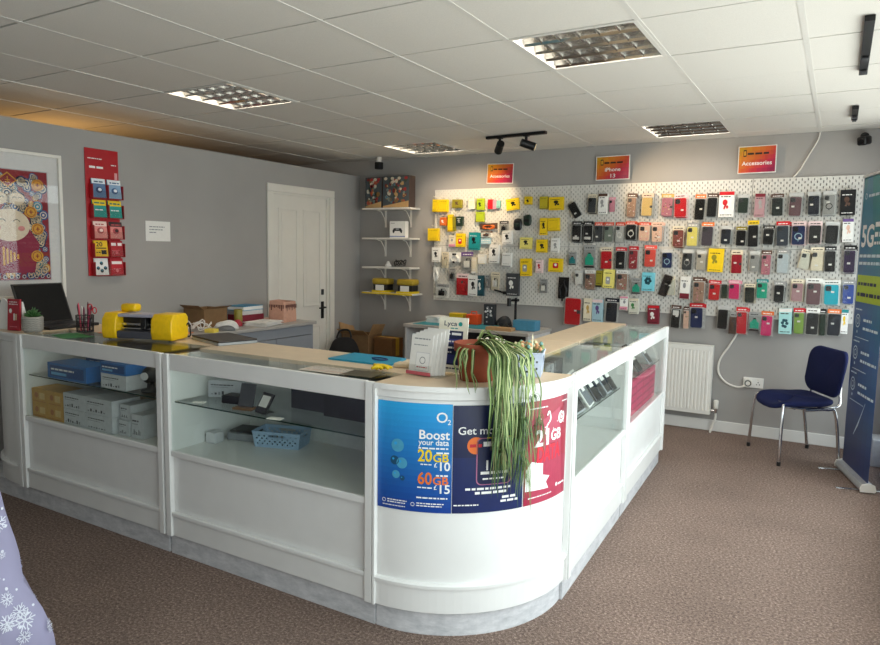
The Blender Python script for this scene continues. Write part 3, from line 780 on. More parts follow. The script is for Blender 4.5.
# floor corner behind the counter
t = thing('bag', 'black fabric bag slumped on the floor below the wall shelves', 'bag', (-.02, -.60, 0), .2)
bm = bmesh.new(); bmesh.ops.create_uvsphere(bm, u_segments=26, v_segments=18, radius=1)
g = random.Random(4)
for v in bm.verts:
    x, y, zz = v.co; s = 1+.05*math.sin(5*x+3*zz)+.04*math.sin(7*y+2*zz)
    v.co = Vector((.19*abs(x)**.7*(1 if x > 0 else -1)*s, .15*y*s, .30+.30*zz*(1+.12*x)))
MB().bm(bm, 0, True).build('bag_body', mat('black_fabric', '17161a', .9, noise=.2, scale=90, bump=.2), t)
MB().tube(bez([(-.08, 0, .58), (-.05, .02, .66), (.05, .02, .67), (.09, 0, .6)]), .010, 8).build('strap', mat('black_webbing', '1b1b1e', .8), t)
t = thing('cardboard_box', 'open cardboard carton on the floor behind the black bag', 'box', (-.06, -.23, 0), .08)
b = MB()
for q in ((-.17, .17, -.14, -.136), (-.17, .17, .136, .14), (-.17, -.166, -.136, .136), (.166, .17, -.136, .136)): b.box(*q, .004, .60)
b.box(-.17, .17, -.14, .14, 0, .004); b.build('box_body', CARD, t)
for (vs) in ([(-.17, -.14, .60), (.17, -.14, .60), (.18, -.25, .66), (-.16, -.25, .66)], [(.17, -.136, .60), (.17, .136, .60), (.22, .13, .70), (.22, -.13, .72)], [(-.17, .136, .60), (-.17, -.136, .60), (-.215, -.13, .72), (-.215, .13, .70)]):
    f = MB(); f.add(vs+[(x, y, zz+.004) for x, y, zz in vs], [(0,1,2,3), (7,6,5,4), (0,4,5,1), (1,5,6,2), (2,6,7,3), (3,7,4,0)]); f.build('flap', CARD2, t)
t = thing('cardboard_box', 'taped brown parcel on the floor right of the black bag', 'box', (.30, -.24, 0), -.05)
MB().rbox(-.12, .12, -.10, .10, 0, .585, .004).build('carton', mat('parcel_brown', '6e4a26', .7, noise=.1), t)
MB().box(-.1215, .1215, -.03, .03, .40, .5865).build('tape', mat('parcel_tape', 'b8901c', .35), t)
def socket(name, x, z_, label, plug, w=.147):
    t = thing(name, label, 'socket', (x, -.0005, z_))
    MB().rbox(-w/2, w/2, -.012, 0, -.043, .043, .004).build('face_plate', PAPER, t)
    for s in (-1, 1):
        if w < .1 and s > 0: continue
        cx_ = s*w*.24 if w > .1 else 0
        MB().rbox(cx_-.008, cx_+.004, -.0155, -.0122, .018, .034, .001).build('rocker_switch', WHITE2, t)
        q = MB()
        for (a_, b_) in ((0, .006), (-.011, -.012), (.011, -.012)): q.box(cx_+a_-.0035, cx_+a_+.0035, -.0128, -.0121, b_-.004, b_+.004)
        q.build('pin_holes', BLACK, t)
    return t
socket('wall_socket', .185, .445, 'white double wall socket low on the wall beside the brown parcel', True)
t = thing('power_plug', 'black plug in the socket beside the brown parcel', 'plug', (.215, -.013, .43))
MB().rbox(-.025, .025, -.04, -.001, -.025, .025, .006).build('plug_body', BLACK, t)
MB().tube(bez([(0, -.03, -.025), (.0, -.04, -.10), (.06, -.05, -.25), (.12, -.05, -.425)]), .0045).build('flex', BLACK, t)
# ------------------------------------------------------------------ peg boards and everything hanging on them
# board | row | x | z of centre | width | height | kind | main | second | header | look
PRODUCTS = '''
L|1|0.754|1.976|0.066|0.133|box|YEL|DYE|-|narrow yellow accessory box
L|1|0.846|1.974|0.119|0.132|box|YEL|DYE|-|yellow accessory box
L|1|1.010|1.991|0.116|0.090|boxp|OLI|BRN|-|small olive box with dark picture
L|1|1.180|1.988|0.071|0.109|box|CRE|WHI|-|small cream box
L|1|1.280|1.981|0.084|0.118|boxp|LIM|DGR|-|lime green box with dark picture
L|1|1.388|1.979|0.055|0.097|box|RED|RED|-|small red box
L|1|1.434|1.975|0.038|0.092|box|PNK|PNK|-|narrow pink box
L|1|1.475|1.977|0.043|0.077|box|AQU|AQU|-|narrow pale aqua box
L|1|1.635|1.974|0.137|0.115|boxp|YEL|BLK|-|tilted yellow box with black plug picture
L|1|1.788|2.006|0.077|0.080|boxp|YEL|BLK|-|small yellow box with black picture
L|1|1.949|1.981|0.081|0.121|box|OLY|OLI|-|plain olive yellow box
L|1|2.074|1.972|0.148|0.125|boxp|YEL|BLK|-|wide yellow box with black plug picture
L|2|0.853|1.814|0.077|0.087|boxp|ORG|WHI|-|small orange and white pack
L|2|0.939|1.798|0.059|0.177|box|YEL|DYE|-|tall yellow box
L|2|0.986|1.790|0.035|0.151|box|OLI|OLI|-|narrow tall olive box
L|2|1.043|1.815|0.081|0.100|boxp|DGR|GRY|-|dark green camouflage pack
L|2|1.275|1.855|0.089|0.104|box|LIM|OLI|-|square lime green box
L|2|1.366|1.761|0.199|0.064|cable|ORG|BRN|BRN|orange coiled cable on a card
L|2|1.535|1.758|0.097|0.107|bag|GRY|BLK|BLK|clear pack with dark header
L|2|1.681|1.779|0.089|0.120|pouch|BLK|DGR|-|small black pouch
L|2|1.781|1.819|0.083|0.114|pouch|DGR|BLK|-|small dark green pouch
L|2|1.954|1.759|0.076|0.164|boxp|YEL|BLK|-|tall yellow box with black picture
L|2|2.056|1.777|0.119|0.126|box|YEL|DYE|-|square plain yellow box
L|3|0.738|1.679|0.133|0.134|box|YEL|DYE|-|yellow box overhanging the board edge
L|3|0.966|1.613|0.082|0.122|boxp|CRE|PNK|-|cream box with pink picture
L|3|1.059|1.624|0.104|0.141|boxp|YEL|RED|-|yellow box with coloured picture
L|3|1.216|1.615|0.130|0.180|boxp|TEA|BLK|-|teal headset box
L|3|1.346|1.685|0.133|0.059|bag|WHI|BRN|BRN|low clear pack with brown header
L|3|1.342|1.616|0.122|0.059|card|LBL|WHI|-|pale blue card
L|3|1.581|1.656|0.107|0.136|boxp|WHI|BLK|-|white box with black earphone picture
L|3|1.778|1.600|0.125|0.115|boxp|PYE|BLK|-|pale yellow box with black picture
L|3|1.943|1.575|0.112|0.128|boxp|YEL|BLK|-|yellow box with dark round picture
L|3|2.076|1.583|0.084|0.140|boxp|WHI|GRY|-|white box with grey picture
L|4|0.775|1.472|0.103|0.155|boxp|WHI|BLK|-|white charger box with black marks
L|4|0.875|1.418|0.083|0.165|bag|CRE|CRE|CRE|cream clear pack
L|4|0.987|1.445|0.141|0.112|cable|WHI|BLK|WHI|black and white coiled cable
L|4|1.138|1.408|0.138|0.192|bag|GRY|WHI|PUR|clear pack with purple header
L|4|1.219|1.375|0.057|0.161|box|CRE|WHI|-|narrow cream box
L|4|1.308|1.437|0.089|0.100|box|WHI|CRE|-|small white box
L|4|1.439|1.493|0.110|0.187|boxp|WHI|BLK|-|white box with small black picture
L|4|1.579|1.435|0.102|0.142|box|WHI|GRY|-|white box with grey lower half
L|4|1.788|1.369|0.120|0.173|boxp|YEL|GRY|-|tall yellow box with grey picture
L|4|1.924|1.380|0.071|0.129|boxp|PNW|RED|-|white and pink box
L|4|2.087|1.396|0.144|0.132|boxp|YEL|RED|-|square yellow box with small picture
L|4|2.245|1.460|0.078|0.121|watch|TEA|BLK|-|teal watch strap
L|5|0.764|1.270|0.073|0.146|cable|WHI|WHI|WHI|white looped cable
L|5|0.961|1.271|0.083|0.133|bag|GRY|BLK|GRY|clear pack with dark plug
L|5|1.086|1.175|0.139|0.219|bag|RED|RED|PNW|red clear pack
L|5|1.213|1.168|0.114|0.212|boxp|WHI|BLK|-|white pack with black headset
L|5|1.301|1.171|0.073|0.211|boxp|TEB|WHI|-|dark teal pack
L|5|1.367|1.214|0.050|0.130|bag|GRY|GRY|GRY|narrow grey clear pack
L|5|1.452|1.222|0.099|0.179|bag|CRE|WHI|CRE|clear pack with white plug
L|5|0.846|1.096|0.156|0.146|bag|WHI|BLK|GRY|clear pack with white and black plugs
L|5|1.651|1.195|0.144|0.225|boxp|DGY|WHI|-|dark grey holder box
L|5|1.521|1.121|0.142|0.059|stick|BLK|BLK|-|black selfie stick
L|5|1.966|1.193|0.081|0.134|bag|GRY|WHI|GRY|clear pack with white strip
L|5|2.165|1.172|0.104|0.226|cable|BLK|BLK|BLK|black hanging cable bundle
2|1|2.290|1.920|0.086|0.155|case|BLK|WHI|-|tilted black phone case
2|1|2.411|1.963|0.084|0.171|case|DGY|GRY|CRE|dark grey phone case
2|1|2.520|1.960|0.087|0.188|boxp|WHI|GRY|BRN|white printed phone case box
2|1|2.598|1.950|0.059|0.133|case|PNK|RED|PNK|pink phone case
2|1|2.770|1.942|0.088|0.210|case|BRC|WHI|BRN|brown clear phone case
2|1|2.906|1.944|0.104|0.199|wallet|PGD|CRE|PEA|beige and gold phone case
2|2|2.274|1.709|0.096|0.193|case|BLK|WHI|BLK|black phone case with white label
2|2|2.383|1.709|0.094|0.191|case|BLK|WHI|BLK|black phone case with large label
2|2|2.484|1.705|0.079|0.181|case|DGY|WHI|ORD|dark grey phone case
2|2|2.576|1.705|0.087|0.179|case|GGR|GGR|ORD|grey green phone case
2|2|2.676|1.705|0.086|0.178|ring|CLR|WHI|ORD|clear phone case with white ring
2|2|2.778|1.718|0.102|0.167|ring|BLK|WHI|ORD|black phone case with white ring
2|2|2.895|1.710|0.104|0.166|case|PEA|PEA|ORD|peach pink phone case
2|2|3.007|1.705|0.102|0.173|case|PEA|WHI|PEA|pale glitter phone case
2|3|2.409|1.482|0.109|0.210|watch|TGR|BLK|GRY|teal green watch strap
2|3|2.568|1.471|0.115|0.199|wallet|RED|RED|CRE|red wallet phone case
2|3|2.693|1.473|0.090|0.197|case|BLK|WHI|RED|black phone case
2|3|2.807|1.480|0.084|0.204|case|RPT|WHI|RED|red patterned phone case
2|3|2.955|1.496|0.108|0.192|case|COR|RED|COR|coral red phone case
2|4|2.312|1.290|0.082|0.130|case|WHI|WHI|CLR|white phone case
2|4|2.422|1.271|0.109|0.175|case|BRC|BRN|WHI|brown clear phone case
2|4|2.511|1.283|0.061|0.155|box|OLI|BLK|-|olive yellow box
2|4|2.599|1.286|0.106|0.172|boxp|PYE|GRY|-|pale yellow box
2|4|2.716|1.277|0.108|0.180|case|BRC|RED|WHI|reddish brown phone case
2|4|2.847|1.228|0.088|0.142|watch|TGR|BLK|-|teal green watch case
2|4|2.955|1.272|0.113|0.167|boxp|CYA|TEB|CYA|cyan box with teal picture
2|4|3.072|1.250|0.085|0.201|wallet|BRB|WHI|-|tilted brown black wallet case
2|5|2.263|0.970|0.175|0.263|wallet|RED|GRY|-|large bright red tablet case
2|5|2.415|0.993|0.081|0.213|boxp|CRE|GLD|CRE|cream and gold patterned pack
2|5|2.512|0.989|0.103|0.212|boxp|LBL|PUR|PNW|pale blue pack with purple patterns
2|5|2.632|1.001|0.129|0.219|case|DNV|GRY|DNV|dark navy tablet case
2|5|2.750|1.071|0.076|0.126|boxp|WHI|PNK|PNK|white box with pink base
2|5|2.838|1.049|0.089|0.143|boxp|CLG|GRN|CRE|clear pack with green item
2|5|3.016|0.983|0.103|0.168|boxp|MAR|WHI|RED|maroon box with red header
3|1|3.078|1.938|0.105|0.192|wallet|MPK|GLD|GLD|pink and gold phone case
3|1|3.192|1.932|0.115|0.199|case|RED|WHI|PNW|red phone case in white frame
3|1|3.344|1.915|0.088|0.217|case|BLK|WHI|ORC|black phone case with orange header
3|1|3.442|1.929|0.087|0.199|case|BLK|WHI|BRN|glossy black phone case
3|1|3.562|1.935|0.123|0.213|boxp|WHC|RED|RED|white pack with red header
3|1|3.682|1.937|0.087|0.154|case|DGR|WHI|CLR|dark green phone case
3|2|3.185|1.667|0.099|0.179|case|RBR|PNK|CRE|brown floral phone case
3|2|3.299|1.686|0.097|0.198|case|PYE|DNV|GRY|pale yellow phone case
3|2|3.417|1.689|0.099|0.200|case|DPG|DPG|ORC|dark grey purple phone case
3|2|3.565|1.683|0.085|0.153|case|DNV|WHI|CLR|dark navy phone case
3|2|3.681|1.671|0.083|0.159|case|BLK|GLD|OLI|black phone case with gold edge
3|2|3.775|1.693|0.086|0.218|case|BLK|WHI|YEL|black phone case with yellow header
3|3|3.103|1.477|0.093|0.164|ring|NAV|LBL|CLR|navy phone case with ring
3|3|3.266|1.472|0.090|0.179|ring|DGY|GRY|CLR|dark grey phone case with ring
3|3|3.381|1.470|0.076|0.169|case|GBE|GRY|CLR|grey beige phone case
3|3|3.502|1.472|0.126|0.200|boxp|YEL|OLI|YEL|yellow cutout pack
3|3|3.662|1.461|0.092|0.194|wallet|DRD|RED|CRE|deep red wallet phone case
3|4|3.140|1.244|0.084|0.165|case|CLG|CRE|CRE|clear cream phone case
3|4|3.268|1.232|0.086|0.197|boxp|WHI|MAR|WHI|white box with maroon base
3|4|3.375|1.217|0.101|0.217|case|BRC|BRN|BRN|brown patterned phone case
3|4|3.499|1.220|0.099|0.168|case|RED|WHI|RED|bright red phone case
3|4|3.581|1.226|0.051|0.146|case|DGR|BLK|GRY|narrow dark green phone case
3|4|3.656|1.231|0.092|0.158|case|HPK|PNK|PNK|pink phone case
3|5|3.196|0.977|0.084|0.200|case|BLK|WHI|BRN|black phone case with square label
3|5|3.288|0.972|0.049|0.194|case|PEA|OLI|BRN|narrow peach phone case
3|5|3.372|0.996|0.122|0.214|case|NAV|WHI|RED|navy phone case with red header
3|5|3.578|0.996|0.090|0.202|case|BLK|WHI|CLR|black phone case with small label
3|5|3.659|0.951|0.058|0.184|bag|BRN|BRN|GRY|brown item in clear pack
3|5|3.730|0.977|0.088|0.224|case|RED|WHI|RED|red phone case
4|1|3.814|1.922|0.077|0.192|boxp|MAU|GRY|MAR|mauve box with grey face
4|1|3.939|1.922|0.094|0.178|case|DKG|GRY|BRN|dark green black phone case
4|1|4.064|1.925|0.099|0.188|case|DMA|DMA|CLR|dark mauve phone case
4|1|4.195|1.930|0.089|0.185|case|DNV|GRY|CLR|dark navy phone case with grey camera
4|1|4.301|1.932|0.088|0.191|ring|GRY|BLK|CLR|black rimmed grey phone case
4|1|4.430|1.933|0.105|0.196|boxp|BLK|BRN|BLK|black pack with patterned case
4|2|3.885|1.683|0.088|0.156|case|BLK|YEL|BLK|black phone case with yellow mark
4|2|3.991|1.694|0.097|0.198|case|DBG|DBG|RED|dark blue grey phone case
4|2|4.103|1.698|0.105|0.188|ring|NAV|LBL|PNW|navy boxed case with pale ring
4|2|4.217|1.702|0.096|0.179|case|BLK|WHI|PNW|black phone case
4|2|4.331|1.702|0.098|0.177|case|BLK|TEA|CLR|black phone case with teal mark
4|2|4.446|1.721|0.076|0.182|boxp|WHI|PEA|PUR|white box
4|3|3.796|1.468|0.078|0.175|case|GRY|WHI|CLR|grey phone case
4|3|3.882|1.460|0.077|0.202|case|MPK|BRN|BRN|pinkish brown phone case
4|3|4.001|1.475|0.090|0.192|case|LBW|WHI|GRY|pale blue phone case
4|3|4.149|1.494|0.087|0.157|case|CLG|CRE|CRE|tilted clear phone case
4|3|4.244|1.496|0.096|0.187|case|CRE|CRE|CRE|cream phone case
4|3|4.336|1.497|0.081|0.201|case|BLK|WHI|BLK|black phone case with black header
4|3|4.463|1.500|0.086|0.214|case|DPU|WHI|BLK|dark purple phone case
4|4|3.776|1.207|0.083|0.156|case|DKG|BLK|CRE|dark green black phone case
4|4|3.867|1.246|0.089|0.159|case|TGR|TEA|TEA|turquoise green phone case
4|4|3.991|1.229|0.083|0.169|case|BLK|WHI|GRY|black phone case
4|4|4.121|1.245|0.092|0.179|case|MAU|MAU|CRE|mauve phone case
4|4|4.237|1.240|0.118|0.213|case|DMA|WHI|WHC|mauve phone case on white card
4|4|4.362|1.238|0.125|0.195|case|CYB|WHI|WHC|turquoise phone case on white card
4|4|4.474|1.247|0.086|0.185|case|BLU|PUR|GRY|blue phone case
4|5|3.825|0.975|0.094|0.157|watch|TGR|BLK|-|teal green watch strap
4|5|3.915|0.964|0.092|0.204|case|HPK|PNK|ORG|hot pink phone case
4|5|4.060|0.994|0.097|0.210|boxp|AQT|TEB|WHI|pale aqua pack with teal flower
4|5|4.152|1.001|0.081|0.208|case|LGN|OLI|RED|light green phone case
4|5|4.242|1.003|0.097|0.214|case|BKP|WHI|WHC|black phone case in white frame
4|5|4.316|1.000|0.044|0.213|case|DGR|BLK|BLK|narrow dark green phone case
4|5|4.391|1.005|0.098|0.211|case|DNV|WHI|ORC|dark navy phone case in pale frame
4|5|4.468|1.018|0.050|0.194|boxp|WHC|YEL|TEA|white yellow and teal pack
'''
PC = dict(YEL='efcb12', DYE='c9a40c', OLI='8f8624', OLY='bfae22', PYE='ece07a', CRE='e6dcc4', WHI='eeeeea', WHC='f2f2f0', LIM='a8bc22', DGR='1f3328', RED='cf1826', DRD='a5122a',
          PNK='e497ac', HPK='dd2a72', PNW='f0d6d6', AQU='8cc4bc', AQT='a9dcdc', ORG='df6f2a', ORD='d94a2c', ORC='ef8040', BRN='5a4034', BRC='a98674', BRB='2a1d1a', RBR='8a4a40', GRY='9fa09f', GGR='7f8a80',
          GBE='b9b3a6', DGY='3f4246', DKG='1d2724', DPG='4a4450', DBG='39424e', TEA='178a90', TEB='1d4f5c', TGR='1fae90', CYA='7fd4e4', CYB='1fb4cc', LBL='a8cbd8', LBW='c5d3dc', BLK='141416', BLU='2246a0',
          NAV='1c2c5c', DNV='1c2230', PUR='6a4f8c', DPU='3a2c4c', MAR='7a1e30', MAU='b08a90', MPK='bf7a8a', DMA='6f5258', COR='ef5a4e', RPT='b03a44', PEA='ecc4b0', PGD='d6b878', GLD='c9a558', BKP='1a1a1e',
          CLR='c9cac8', CLG='d6d6c8', GRN='3f8a4a', LGN='86a84a')
PB = {k: mat('product_'+k, v, .42, noise=.05) for k, v in PC.items()}
PB['BLK'].node_tree.nodes['Principled BSDF'].inputs['Roughness'].default_value = .3
M_PEG = mat('pegboard_white', 'dcdad4', .5, noise=.02)
Z1, ZM, Z0 = 2.138, 1.568, .998
COLX = [.718, 1.4515, 2.185, 2.962, 3.745, 4.519]
def pegboard_mesh(w, h):
    mb = MB(); n = int(round(w/.0213)); p = w/n; sw, sh, pitch, th = .0075, .018, .044, .009
    for i in range(n):
        x0 = -w/2+i*p; xc = x0+p/2; a, b = xc-sw/2, xc+sw/2
        mb.add([(x0, -th, 0), (a, -th, 0), (a, -th, h), (x0, -th, h)], [(0,1,2,3)]); mb.add([(b, -th, 0), (x0+p, -th, 0), (x0+p, -th, h), (b, -th, h)], [(0,1,2,3)])
        z_ = 0; zz = .022+(i % 2)*pitch/2
        while zz < h-.014:
            mb.add([(a, -th, z_), (b, -th, z_), (b, -th, zz-sh/2), (a, -th, zz-sh/2)], [(0,1,2,3)])
            l_, t_ = zz-sh/2, zz+sh/2
            mb.add([(a, -th, l_), (b, -th, l_), (b, -th, t_), (a, -th, t_), (a, 0, l_), (b, 0, l_), (b, 0, t_), (a, 0, t_)], [(0,1,5,4), (1,2,6,5), (2,3,7,6), (3,0,4,7)])
            z_ = t_; zz += pitch
        mb.add([(a, -th, z_), (b, -th, z_), (b, -th, h), (a, -th, h)], [(0,1,2,3)])
    for q in (((-w/2, -th, 0), (-w/2, 0, 0), (-w/2, 0, h), (-w/2, -th, h)), ((w/2, -th, 0), (w/2, 0, 0), (w/2, 0, h), (w/2, -th, h)),
              ((-w/2, -th, h), (w/2, -th, h), (w/2, 0, h), (-w/2, 0, h)), ((-w/2, -th, 0), (w/2, -th, 0), (w/2, 0, 0), (-w/2, 0, 0))): mb.add(q, [(0,1,2,3)])
    return mb
BOARDS = []
names = ['leftmost', 'second', 'third', 'fourth', 'rightmost']
for r_, (zt, zb) in enumerate(((Z1, ZM+.002), (ZM-.002, Z0))):
    for k in range(5):
        w = COLX[k+1]-COLX[k]-.004; cx = (COLX[k]+COLX[k+1])/2
        o = thing('pegboard', f'white slotted pegboard, {names[k]} column, {("upper", "lower")[r_]} row on the back wall', 'pegboard', (cx, -.012, zb), 0, 'white pegboards on the back wall')
        pegboard_mesh(w, zt-zb).build('perforated_panel', M_PEG, o)
        sp_ = MB()
        for sx in (-1, 1):
            for zz in (.03, zt-zb-.03): MB().cyl((sx*(w/2-.03), .0, zz), (sx*(w/2-.03), .0115, zz), .008, n=10).build('spacer', M_PEG, o)
        BOARDS.append((o, COLX[k], COLX[k+1], zb, zt))
HOOK = MB().tube([(0, .002, 0), (0, -.075, .001), (0, -.082, .006)], .0022, 6)
HOOKME = HOOK.mesh('hook', [WHITE2]); SHORTME = MB().tube([(0, .002, 0), (0, -.022, .001)], .0022, 6).mesh('hook', [WHITE2])
PLACED = []
def add_hook(x, z_, me):
    for o, x0, x1, zb, zt in BOARDS:
        if x0 <= x < x1 and zb <= z_ < zt:
            h = bpy.data.objects.new('hook', me); COL.objects.link(h); h.parent = o
            h.location = (x-o.location.x, -.011, z_-o.location.z); return
def hang_tab(t, w, h, m):
    mb = MB(); a = min(.03, w*.5)
    mb.slab([(-a/2, h-.004), (a/2, h-.004), (a/2, h+.014), (a*.3, h+.020), (-a*.3, h+.020), (-a/2, h+.014)], .012, .0128)
    return mb.build('hang_tab', m, t)
def prod_box(t, w, h, m, s, hd, g, picture):
    d = min(.034, w*.6) if not picture else .03
    a = Art(); a.rect(-w/2+.001, .001, w/2-.001, h-.001, PB[m], .5)
    MB().rbox(-w/2, w/2, .0, d, 0, h, .0015).build('carton', PB[m], t)
    if picture:
        cx, cz = g.uniform(-.08, .08)*w, h*g.uniform(.40, .55)
        if m == 'AQT' or m == 'CYA':
            for k in range(6): a.disc(cx+w*.17*math.cos(k), cz+h*.13*math.sin(k), w*.13, w*.13, PB[s], 1, 12)
        elif m in ('PYE', 'YEL') and s in ('RED', 'GRY'):
            a.rr(cx, cz, w*.4, h*.4, w*.1, PB[s], 1); a.disc(cx, cz+h*.05, w*.1, w*.1, WHI, 2, 10)
        elif s in ('PNK', 'MAR'):
            a.rect(-w/2+.002, .002, w/2-.002, h*.25, PB[s], 1); a.disc(cx, h*.6, w*.15, h*.13, GREYI, 1, 12)
        else:
            a.disc(cx-w*.05, cz+h*.10, w*.17, h*.12, PB[s], 1, 14); a.poly([(cx-w*.04, cz+h*.08), (cx-w*.16, cz-h*.14), (cx-w*.06, cz-h*.18), (cx+w*.07, cz+h*.02)], PB[s], 1)
            a.disc(cx+w*.1, cz-h*.08, w*.08, h*.07, PB[s], 1, 10)
        if hd != '-': a.rect(-w/2+.001, h*.86, w/2-.001, h-.001, PB[hd], 1)
        a.dashes(-w*.38, w*.25, h*.78, h*.06, WHI if m in ('BLK', 'DGR', 'DGY', 'TEA', 'TEB', 'MAR') else BLKI, 2, g.randint(0, 99)); a.dashes(-w*.38, w*.38, h*.07, h*.045, BLKI if m not in ('BLK', 'DGY') else WHI, 2, g.randint(0, 99))
    else:
        a.dashes(-w*.36, w*.36, h*.8, min(.012, h*.09), PB[s], 1, g.randint(0, 99)); a.rect(-w/2+.001, .001, w/2-.001, h*.10, PB[s], 1)
        a.dashes(-w*.36, w*.3, h*.2, min(.008, h*.06), PB[s] if s != m else BLKI, 1, g.randint(0, 99))
    a.build('front_print', plane_F((0, -.0004, 0), (1, 0, 0), (0, 0, 1)), t)
    hang_tab(t, w, h, CLEAR)
def slab_rr(mb, w, h, r, y0, y1, cx, cz, m=0): return mb.slab(rrect(w, h, r, 4, cx, cz), y0, y1, m)
def prod_case(t, w, h, m, s, hd, g, kind):
    hh = h*.15 if hd != '-' else 0
    cardm = {'WHC': 'WHI'}.get(hd, hd)
    back = PB[cardm] if hd not in ('-', 'CLR') else PB['CLR']
    MB().box(-w/2, w/2, .0135, .0145, 0, h).build('backing_card', back if hd in ('WHC', 'PNW', 'CRE') else PB['CLR'], t)
    if hd not in ('-', 'CLR'):
        a = Art(); a.base(-w/2, h-hh, w/2, h+.002, back, .0015); a.dashes(-w*.36, w*.36, h-hh*.7, hh*.4, WHI if hd not in ('WHI', 'WHC', 'CRE', 'PEA', 'YEL', 'PNW') else BLKI, 1, g.randint(0, 99))
        a.build('header_card', plane_F((0, .0125, 0), (1, 0, 0), (0, 0, 1)), t)
    cw = min(w*.84, .095 if w < .14 else .2); ch = min((h-hh)*.95, .19 if w < .14 else .3); cz = (h-hh)*.49; r = cw*.14
    c = MB()
    slab_rr(c, cw, ch, r, .003, .0125, 0, cz, 0)
    if kind != 'wallet':
        slab_rr(c, cw*.90, ch*.945, r*.8, .0024, .0030, 0, cz, 0)
        iw = cw*.42; ix = -cw*.22; iz = cz+ch*.5-cw*.30
        slab_rr(c, iw, iw, iw*.25, .0006, .0024, ix, iz, 1)
        for (a_, b_) in ((-.24, .22), (-.24, -.22), (.22, 0)): c.cyl((ix+a_*iw, .0007, iz+b_*iw), (ix+a_*iw, -.0004, iz+b_*iw), iw*.15, n=10, m=2)
    else:
        slab_rr(c, cw*.98, ch*.98, r*.5, .0008, .003, 0, cz, 0)
        c.rbox(cw*.28, cw*.52, .0, .0085, cz-cw*.12, cz+cw*.12, .002, 1)
    if kind == 'ring':
        for i in range(24):
            a_, b_ = 2*PI*i/24, 2*PI*(i+1)/24; R0, R1 = cw*.24, cw*.32
            c.add([(R0*math.cos(a_), .0018, cz-.01+R0*math.sin(a_)), (R1*math.cos(a_), .0018, cz-.01+R1*math.sin(a_)), (R1*math.cos(b_), .0018, cz-.01+R1*math.sin(b_)), (R0*math.cos(b_), .0018, cz-.01+R0*math.sin(b_))], [(0,1,2,3)], 3)
        c.box(-.003, .003, .0018, .0024, cz-cw*.55, cz-cw*.42, 3)
    c.build('phone_case', [PB[m], PB['DGY'] if m not in ('BLK', 'DNV', 'DGY', 'NAV', 'DKG') else PB['BLK'], BLACK, PB[s]], t)
    if m in ('RPT', 'RBR', 'BRC', 'PEA', 'MPK'):
        a = Art()
        for k in range(14): a.disc(g.uniform(-.36, .36)*cw, cz+g.uniform(-.42, .25)*ch, cw*.06, cw*.06, g.choice([PB[s], PB['PNK'], PB['CRE'], PB['BRN']]), 1+k % 3, 8)
        a.build('case_pattern', plane_F((0, .0008 if kind == 'wallet' else .0022, 0), (1, 0, 0), (0, 0, 1)), t)
    if g.random() < .75:
        px, pz = g.uniform(-.2, .2)*cw, cz+g.uniform(-.25, .15)*ch
        MB().box(px-.011, px+.011, -.0012, -.0004, pz-.007, pz+.007).build('price_label', PAPER, t)
    if 'large label' in t['label'] or 'white label' in t['label']: MB().box(-cw*.38, cw*.38, -.0012, -.0004, cz-ch*.36, cz-ch*.2).build('price_label', PAPER, t)
    if 'square label' in t['label']: MB().box(-cw*.36, cw*.36, -.0012, -.0004, cz+ch*.18, cz+ch*.46).build('price_label', PAPER, t)
    mb = MB(); mb.box(-w/2+.0005, w/2-.0005, -.0022, -.0018, .001, h-hh-.001); mb.box(-w/2, -w/2+.0006, -.0018, .0130, .001, h-hh-.001); mb.box(w/2-.0006, w/2, -.0018, .0130, .001, h-hh-.001)
    mb.build('clear_cover', CLEAR, t)
def prod_bag(t, w, h, m, s, hd, g, kind):
    MB().box(-w/2, w/2, .010, .0112, 0, h).build('backing_card', PB[m], t)
    hh = h*.2
    hm = PB[hd] if hd in PB else PB['GRY']
    a = Art(); a.base(-w/2, h-hh, w/2, h+.003, hm, .002); a.dashes(-w*.35, w*.35, h-hh*.65, hh*.35, WHI if hd in ('BLK', 'BRN', 'PUR') else BLKI, 1, g.randint(0, 99))
    a.build('header_card', plane_F((0, .0085, 0), (1, 0, 0), (0, 0, 1)), t)
    mb = MB()
    if kind == 'watch':
        cz = h*.30
        mb.rbox(-w*.36, w*.36, -.004, .009, cz-h*.17, cz+h*.17, .004, 0)
        mb.slab([(-w*.30, cz+h*.14), (w*.30, cz+h*.14), (w*.10, cz+h*.34), (-w*.10, cz+h*.34)], .0, .008, 0)
        mb.lathe([(w*.02, 0), (w*.11, 0), (w*.11, .01), (w*.02, .01)], 12, 1, (0, .004, cz+h*.33))
        mb.box(-w*.4, w*.4, -.001, .0095, .002, h*.08, 1)
        mb.build('watch_strap', [PB[m if m in ('TGR', 'TEA') else 'TGR'], PB[s]], t)
        t.children[0].data.materials[0] = PB['GRY']
    else:
        mb.rbox(-w*.25, w*.2, -.008, .009, h*.18, h*.55, .005, 0); mb.cyl((-.02*w, 0, h*.55), (-.02*w, 0, h*.68), w*.06, n=8, m=1)
        mb.tube([(w*.3, .003, h*.2), (w*.34, .003, h*.5), (w*.2, .003, h*.68), (0, .003, h*.66)], .0025, 6, 1)
        mb.build('packed_item', [PB[s], PB['DGY']], t)
    MB().box(-w/2+.0005, w/2-.0005, -.0105, -.010, .001, h-hh).build('clear_cover', CLEAR, t)
